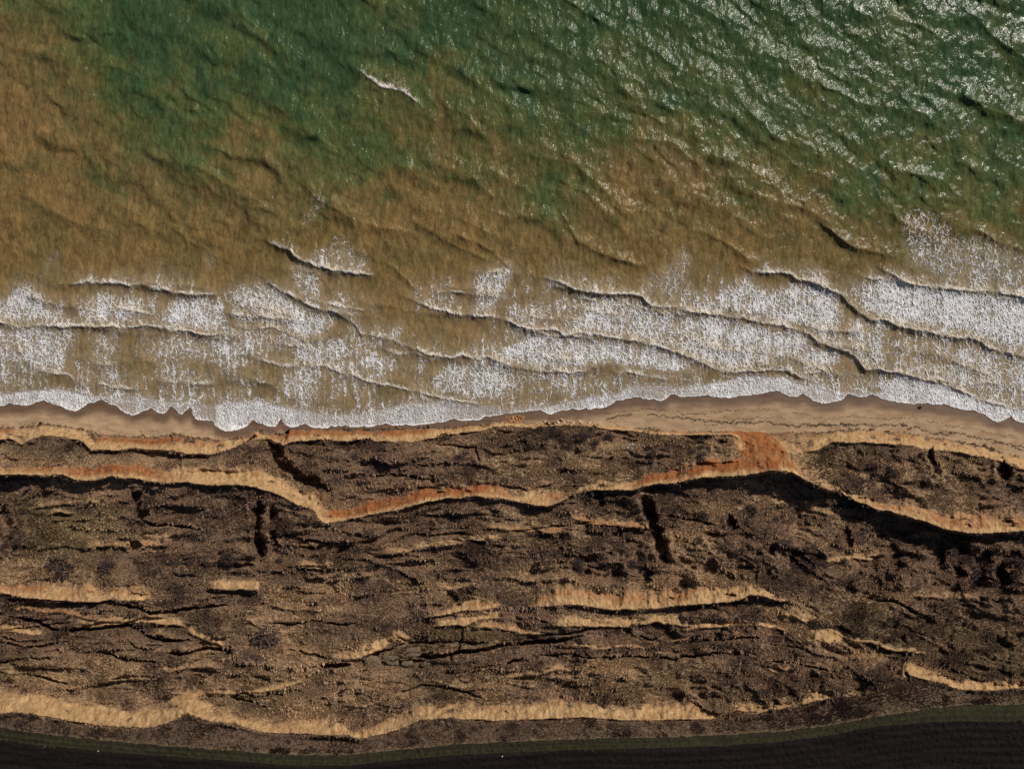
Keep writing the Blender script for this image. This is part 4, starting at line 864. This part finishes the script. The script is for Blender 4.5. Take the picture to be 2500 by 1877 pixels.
for a in [
 (652,1552,34,'big dark round shrub alone on dry grass above a fissure'), (557,1361,17,'dark shrub at the foot of the twin gully trench'), (682,1369,11,'small round purple shrub right of the gully mouth'),
 (427,1377,14,'dark shrub left of the broken tan block'), (150,1385,32,'wide wispy shrub above the left pale scarp'), (265,1387,27,'wispy dark shrub right of the widest wispy one'),
 (867,1115,10,'small black shrub on the seaward terrace near its left end'), (933,1096,9,'small dark shrub just behind the orange-footed bluff'), (1144,1177,21,'spreading dark shrub above the rust red scarp'),
 (1229,1177,13,'dark shrub beside the thin curved crack'), (1486,1069,13,'round black shrub right of the thicket by white litter'), (1517,1056,14,'black oval shrub tight against the bluff edge'),
 (1625,1100,14,'dark shrub on the terrace left of the orange chute'), (1009,1265,14,'dark shrub under the middle of the rust red scarp'), (2176,1157,16,'round dark shrub in the right terrace hollow'),
 (2284,1152,17,'dark purple shrub in the right-hand terrace cleft'), (2451,1150,17,'black shrub filling the notch near the right bluff end'), (1834,1246,18,'dark shrub under the black hollow of the red scarp'),
 (1892,1269,11,'small black shrub right of the one under the hollow'), (1715,1257,15,'dark shrub left of the short gully'), (2042,1236,17,'pale brown shrub at the edge of the big shadow'),
 (2134,1330,12,'small black shrub above the paired low ridges'), (2480,1072,1,'')]:
    if a[3]: shrub(*a)
for k in range(34):
    shrub(random.uniform(1275, 1465), random.uniform(1050, 1100) + 0, random.uniform(6, 12), ('leafless dark shrub', 'bluff thicket'), 'thicket shrubs behind the bluff')
for k in range(26):
    uu = random.uniform(2320, 2500); shrub(uu, random.uniform(1345, 1440), random.uniform(9, 17), ('bushy grey shrub', 'shaded hollow'), 'shrubs in the shaded hollow')
for k in range(26):
    uu = random.uniform(1370, 1600); shrub(uu, random.uniform(1335, 1410), random.uniform(7, 14), ('dark shrub', 'hummocks by straight gully'), 'hummock shrubs by the straight gully')
for k in range(22):
    uu = random.uniform(1560, 1775); shrub(uu, 1072 + random.uniform(0, 45), random.uniform(6, 11), ('brown shrub', 'terrace before orange chute'), 'terrace shrubs left of the chute')
for k in range(22):
    uu = random.uniform(1640, 2060); shrub(uu, random.uniform(1290, 1400), random.uniform(6, 13), ('brown shrub', 'slope below black hollow'), 'rough slope shrubs')
for k in range(20):
    uu = random.uniform(320, 720); shrub(uu, random.uniform(1300, 1400), random.uniform(5, 10), ('purplish shrub', 'slope under twin gullies'), 'slope shrubs under the gullies')
for k in range(14):
    uu = random.uniform(700, 960); shrub(uu, random.uniform(1330, 1420), random.uniform(6, 12), ('dark shrub', 'hollows beside tan patches'), 'hollow shrubs by the tan patches')
for k in range(12):
    uu = random.uniform(0, 60); shrub(uu, random.uniform(1240, 1370), random.uniform(6, 12), ('dark shrub', 'gully at left margin'), 'shrubs in the left gully')
for k in range(30):
    uu = random.uniform(40, 2150); shrub(uu, float(np.interp(uu, UL, r6)) + random.uniform(16, 34), random.uniform(4, 7), ('brown shrub', 'strip above grass track'), 'cliff-top shrubs beside the track')
for k in range(16):
    uu = random.uniform(2040, 2440); shrub(uu, float(np.interp(uu, UL, r1)) + random.uniform(24, 90), random.uniform(6, 11), ('dark shrub', 'terrace behind right-hand bluff'), 'terrace shrubs on the right')

# ------------------------------------------------------------------ cracked turf blocks
def slab(poly, label, group=None, h=.9, tilt=0.0, lift=.35):
    p = np.array(poly, float).reshape(-1, 2)
    c = p.mean(0); z0 = float(np.median([land_at(a, b) for a, b in p])) + lift
    # densify and roughen the outline
    ring = []
    for k in range(len(p)):
        a, b = p[k], p[(k + 1) % len(p)]; n_ = max(2, int(np.hypot(*(b - a)) / 5))
        for t in range(n_): ring.append(a + (b - a) * t / n_ + RNG.normal(0, .9, 2))
    ring = np.array(ring); n_ = len(ring)
    cx, cy = world(c[0], c[1], z0)
    vs_ = []; 
    def lvl(s, dz, nz):
        for q_ in ring:
            x, y = world(*(c + (q_ - c) * s), z0)
            vs_.append((x - cx, y - cy, dz + (y - cy) * tilt + RNG.normal(0, nz)))
    lvl(1.0, -h, .02); lvl(1.04, -.18, .03); lvl(.93, 0.0, .04); lvl(.55, .06, .03); vs_.append((0, 0, .08))
    fs = []
    for L_ in range(3):
        for k in range(n_):
            a, b = L_ * n_ + k, L_ * n_ + (k + 1) % n_
            fs += [(a, a + n_, b), (b, a + n_, b + n_)]
    for k in range(n_): fs.append((3 * n_ + k, 4 * n_, 3 * n_ + (k + 1) % n_))
    fs = [f[::-1] for f in fs] if np.cross(ring[1] - ring[0], ring[2] - ring[0]) < 0 else fs
    me = mesh_from('turf_block', np.array(vs_), fs, True, True)
    me.materials.append(M_TURF); me.materials.append(M_EARTH)
    mi = np.zeros(len(fs), np.int32); mi[:2 * n_] = 1; me.polygons.foreach_set('material_index', mi)
    o = put('turf_block', me, None, None, label, 'turf block', group); o.location = (cx, cy, z0)
def Q(*a):                                    # local plan of the crack zone
    return [v_ for k in range(0, len(a), 2) for v_ in (840 + a[k] / 5.53, 1500 + a[k + 1] / 5.53)]
slab(Q(1080,440,1150,405,1400,365,1510,345,1550,400,1560,470,1500,515,1390,520,1250,490), 'largest long turf block just below the long black crack')
slab(Q(1560,380,1620,365,1700,410,1690,470,1620,485,1565,450), 'squarish turf block right of the largest long block')
slab(Q(1715,400,1970,395,1975,430,1900,450,1720,480), 'narrow turf block at the right end of the row by the crack')
slab(Q(270,620,320,580,490,600,500,720,400,745,290,720), 'broad turf block at the left end of the crack zone beside the tan face')
slab(Q(520,560,580,540,740,575,720,610,600,630,520,610), 'low turf block above the broad left block')
slab(Q(560,645,720,640,740,690,610,685), 'pale thin turf block right of the broad left block', None, .7)
slab(Q(740,540,1000,525,1010,560,860,590,760,575), 'long flat turf block in the middle of the crack zone')
slab(Q(700,490,880,455,1020,460,1020,515,800,530,720,525), 'turf block wedged under the dark left hollow')
slab(Q(640,440,800,415,870,440,720,465), 'thin turf block along the upper left of the crack zone', None, .7)
slab(Q(1160,570,1200,535,1290,545,1370,545,1360,580,1200,585), 'pale lumpy turf block below the largest long block')
slab(Q(1040,570,1100,560,1160,590,1110,625,1040,620), 'small pale turf block left of the lumpy one')
slab(Q(1030,680,1100,650,1290,635,1300,660,1060,710), 'brown turf ledge below the small pale block', None, .6)
slab(Q(760,660,900,640,930,670,900,705,780,700), 'crumbling turf block low in the middle of the crack zone', None, .7)
slab(Q(1610,240,1700,215,2000,215,2212,225,2212,385,2050,400,1850,385,1700,370,1615,320), 'wide olive turf block right of the upright crack', None, 1.2, 0, .1)
slab(Q(1330,230,1540,225,1575,330,1480,345,1240,385,1200,350), 'olive turf block left of the upright crack', None, 1.2, 0, .1)
slab([1340,1526,1420,1530,1405,1544,1345,1546], 'dark olive turf block under the second tan strip', None, 1.0)
slab([1540,1538,1572,1540,1560,1556,1545,1552], 'tilted turf block left of the short forked crack', None, .9)

# ------------------------------------------------------------------ fallen lumps, tyre, litter, seaweed
def lump_mesh(seed):
    r = np.random.default_rng(seed); ico = []
    g = (1 + 5 ** .5) / 2
    vs_ = np.array([(-1, g, 0), (1, g, 0), (-1, -g, 0), (1, -g, 0), (0, -1, g), (0, 1, g), (0, -1, -g), (0, 1, -g), (g, 0, -1), (g, 0, 1), (-g, 0, -1), (-g, 0, 1)], float) / 1.9
    fs = [(0,11,5),(0,5,1),(0,1,7),(0,7,10),(0,10,11),(1,5,9),(5,11,4),(11,10,2),(10,7,6),(7,1,8),(3,9,4),(3,4,2),(3,2,6),(3,6,8),(3,8,9),(4,9,5),(2,4,11),(6,2,10),(8,6,7),(9,8,1)]
    vs_ *= r.uniform(.65, 1.25, (12, 1)); vs_ *= np.array([[1.15, .9, .75]])
    return mesh_from('lump', vs_, fs, False, True)
LUMP = [lump_mesh(800 + k) for k in range(7)]
LUMPM = {}
def lump(uu, vv, r_px, mat, label, group, name='clay_lump', cat='clay lump'):
    k = random.randrange(len(LUMP)); key = (k, mat.name)
    if key not in LUMPM:
        LUMPM[key] = LUMP[k].copy(); LUMPM[key].materials.append(mat)
    o = put(name, LUMPM[key], None, None, None, cat, group); register(o, label, group, uu, vv, r_px)
    r = r_px / 14.0
    o.location = point(uu, vv, r * .3); o.rotation_euler = (random.uniform(-.3, .3), random.uniform(-.3, .3), random.uniform(0, 6.28)); o.scale = (r, r * random.uniform(.7, 1.1), r * random.uniform(.6, 1))
for k in range(46):
    lump(1232 + random.random() ** .8 * 48, 1016 + random.random() * 15, random.uniform(1.4, 4.2), M_CLAY, ('rust clay lump', 'heap on wet sand'), 'clay lumps on the wet sand')
for k in range(26):
    uu = random.uniform(1290, 1460); lump(uu, float(np.interp(uu, UL, toe)) + random.uniform(-3, 6), random.uniform(2, 5), M_STONE, ('pale earth lump', 'low bluff foot'), 'pale lumps along the low bluff', 'earth_lump', 'earth lump')
for uu, vv, r, lab in ((1372,1026,5.5,'tall pale lump standing at the tip of the low bluff'), (1264,1030,4.5,'dark clay lump at the right end of the fallen heap'), (1136,1034,3.5,'clay lump alone on the wet sand left of the heap'), (1176,1036,4,'clay lump between the lone one and the heap'), (1407,1031,4.5,'dark lump on the sand right of the bluff tip'), (628,1060,7,'orange clay stack in front of the shadowed bluff end'), (655,1066,4,'dark boulder in the gap between the two bluffs')):
    lump(uu, vv, r, M_CLAY, lab, None)
for k in range(20):
    uu = random.uniform(380, 640); lump(uu, float(np.interp(uu, UL, toe)) + random.uniform(-4, 3), random.uniform(1.2, 3), M_CLAY, ('orange clay lump', 'left bluff foot'), 'clay lumps under the left bluff')
# tyre
def torus(R_, r_, squash, n_=28, m_=10, a0=0, a1=2 * math.pi):
    vs_ = [(math.cos(a) * (R_ + r_ * math.cos(b)), math.sin(a) * (R_ + r_ * math.cos(b)), r_ * squash * math.sin(b)) for a in np.linspace(0, 2 * math.pi, n_, False) for b in np.linspace(0, 2 * math.pi, m_, False)]
    fs = [(i * m_ + j, ((i + 1) % n_) * m_ + j, ((i + 1) % n_) * m_ + (j + 1) % m_, i * m_ + (j + 1) % m_) for i in range(n_) for j in range(m_)]
    return np.array(vs_), fs
ty = put('tyre', None, None, None, 'black tyre lying flat on sand just below the foam edge', 'tyre')
ty.location = point(2246, 994.5, .10)
vv_, ff_ = torus(.17, .075, 1.15)
put('tyre_carcass', mesh_from('tyre_carcass', vv_, ff_), M_RUBBER, ty)
tr_v, tr_f = [], []
for k in range(26):
    a = k / 26 * 2 * math.pi; n0 = len(tr_v)
    for da, dr_, dz in ((-.06, .236, -.05), (.06, .236, -.05), (.06, .236, .05), (-.06, .236, .05), (-.05, .252, -.04), (.05, .252, -.04), (.05, .252, .04), (-.05, .252, .04)):
        tr_v.append((math.cos(a + da) * dr_, math.sin(a + da) * dr_, dz))
    tr_f += [(n0 + a_, n0 + b_, n0 + c_, n0 + d_) for a_, b_, c_, d_ in ((4, 5, 6, 7), (0, 4, 7, 3), (1, 2, 6, 5), (3, 7, 6, 2), (0, 1, 5, 4))]
put('tyre_tread', mesh_from('tyre_tread', np.array(tr_v), tr_f, False), M_RUBBER, ty)
ty.scale = (1.15, 1.15, 1.15)
for k in range(16):
    lump(1534 + random.gauss(9, 6), 1087 + random.gauss(0, 4), random.uniform(.9, 1.7), M_PLASTIC, ('white litter scrap', 'litter scatter'), 'white litter scraps', 'litter_scrap', 'litter')
for uu, vv, lab in ((1443,1103,'single white litter scrap left of the scattered heap'), (2069,1041,'white litter scrap in the seaweed line on the beach'), (1925,1172,'tiny white litter scrap in the black hollow'), (240,1833,'white litter scrap at the edge of the ploughed field'), (1226,1846,'pale scrap on the dark ploughed field')):
    lump(uu, vv, 1.5, M_PLASTIC, lab, None, 'litter_scrap', 'litter')
finish_labels()
WRACK = [([1450,1008,1520,1003,1580,1000,1640,1003,1700,1010,1770,1000,1820,1002,1880,998,1930,1006,2000,1020,2080,1018,2150,1022,2230,1020,2320,1038,2400,1050,2480,1068],.5),
 ([1480,1022,1560,1010,1650,1020,1720,1028,1800,1032,1870,1028,1890,1034,1940,1038,2010,1036,2060,1036,2130,1040,2200,1036,2230,1042,2280,1052,2340,1056,2400,1072,2460,1084,2500,1092],1.0),
 ([1880,1030,1930,1040,1990,1036,2040,1040,2080,1036],1.3), ([1690,1026,1740,1036,1800,1034,1850,1030],.7), ([1660,1006,1720,1012,1780,1024,1860,1018,1920,1022],.5), ([2200,1040,2225,1046,2215,1050],1.6), ([2050,1034,2075,1046],1.6),
 ([0,1036,60,1034,110,1030],.4), ([260,1046,330,1052,400,1056],.35), ([2420,1080,2460,1088,2500,1100],1.2), ([2270,1056,2330,1062],1.2)]
wv_, wf_ = [], []
for pts, s in WRACK:
    p = np.array(pts, float).reshape(-1, 2); L = np.hypot(*np.diff(p, axis=0).T).sum()
    uu = RNG.uniform(p[:, 0].min(), p[:, 0].max(), int(L * 2.2 * min(s, 1.1) + 12))
    for a in uu:
        b = np.interp(a, p[:, 0], p[:, 1]) + 5 * float(vn(a / 14, 1.5, int(L))) + 2.2 * float(vn(a / 5, .5, 7)) + RNG.normal(0, .7 + s * .7)
        if b > np.interp(a, UL, toe) - 1 or b < np.interp(a, UL, vs) + 4 or vn(a / 30, 2.5, int(L)) < -.45: continue
        c = point(a, b, .012); n0 = len(wv_); n_ = 5; r = RNG.uniform(.018, .055) * (.6 + .5 * s)
        t0 = RNG.uniform(0, 6.28); st = RNG.uniform(1.2, 2.6)
        for q_ in range(n_):
            x, y = r * st * math.cos(q_ * 6.283 / n_) * RNG.uniform(.6, 1.2), r * math.sin(q_ * 6.283 / n_) * RNG.uniform(.6, 1.2)
            cs, sn = math.cos(t0 * .3 - .4), math.sin(t0 * .3 - .4)
            wv_.append((c.x + x * cs - y * sn, c.y + x * sn + y * cs, c.z + RNG.uniform(0, .015)))
        wv_.append((c.x, c.y, c.z + .05))
        wf_ += [(n0 + q_, n0 + (q_ + 1) % n_, n0 + n_) for q_ in range(n_)]
put('seaweed', mesh_from('seaweed', np.array(wv_), wf_, False, True), M_WEED, None, 'dark broken lines of dead seaweed along the dry sand', 'seaweed', None, 'stuff')
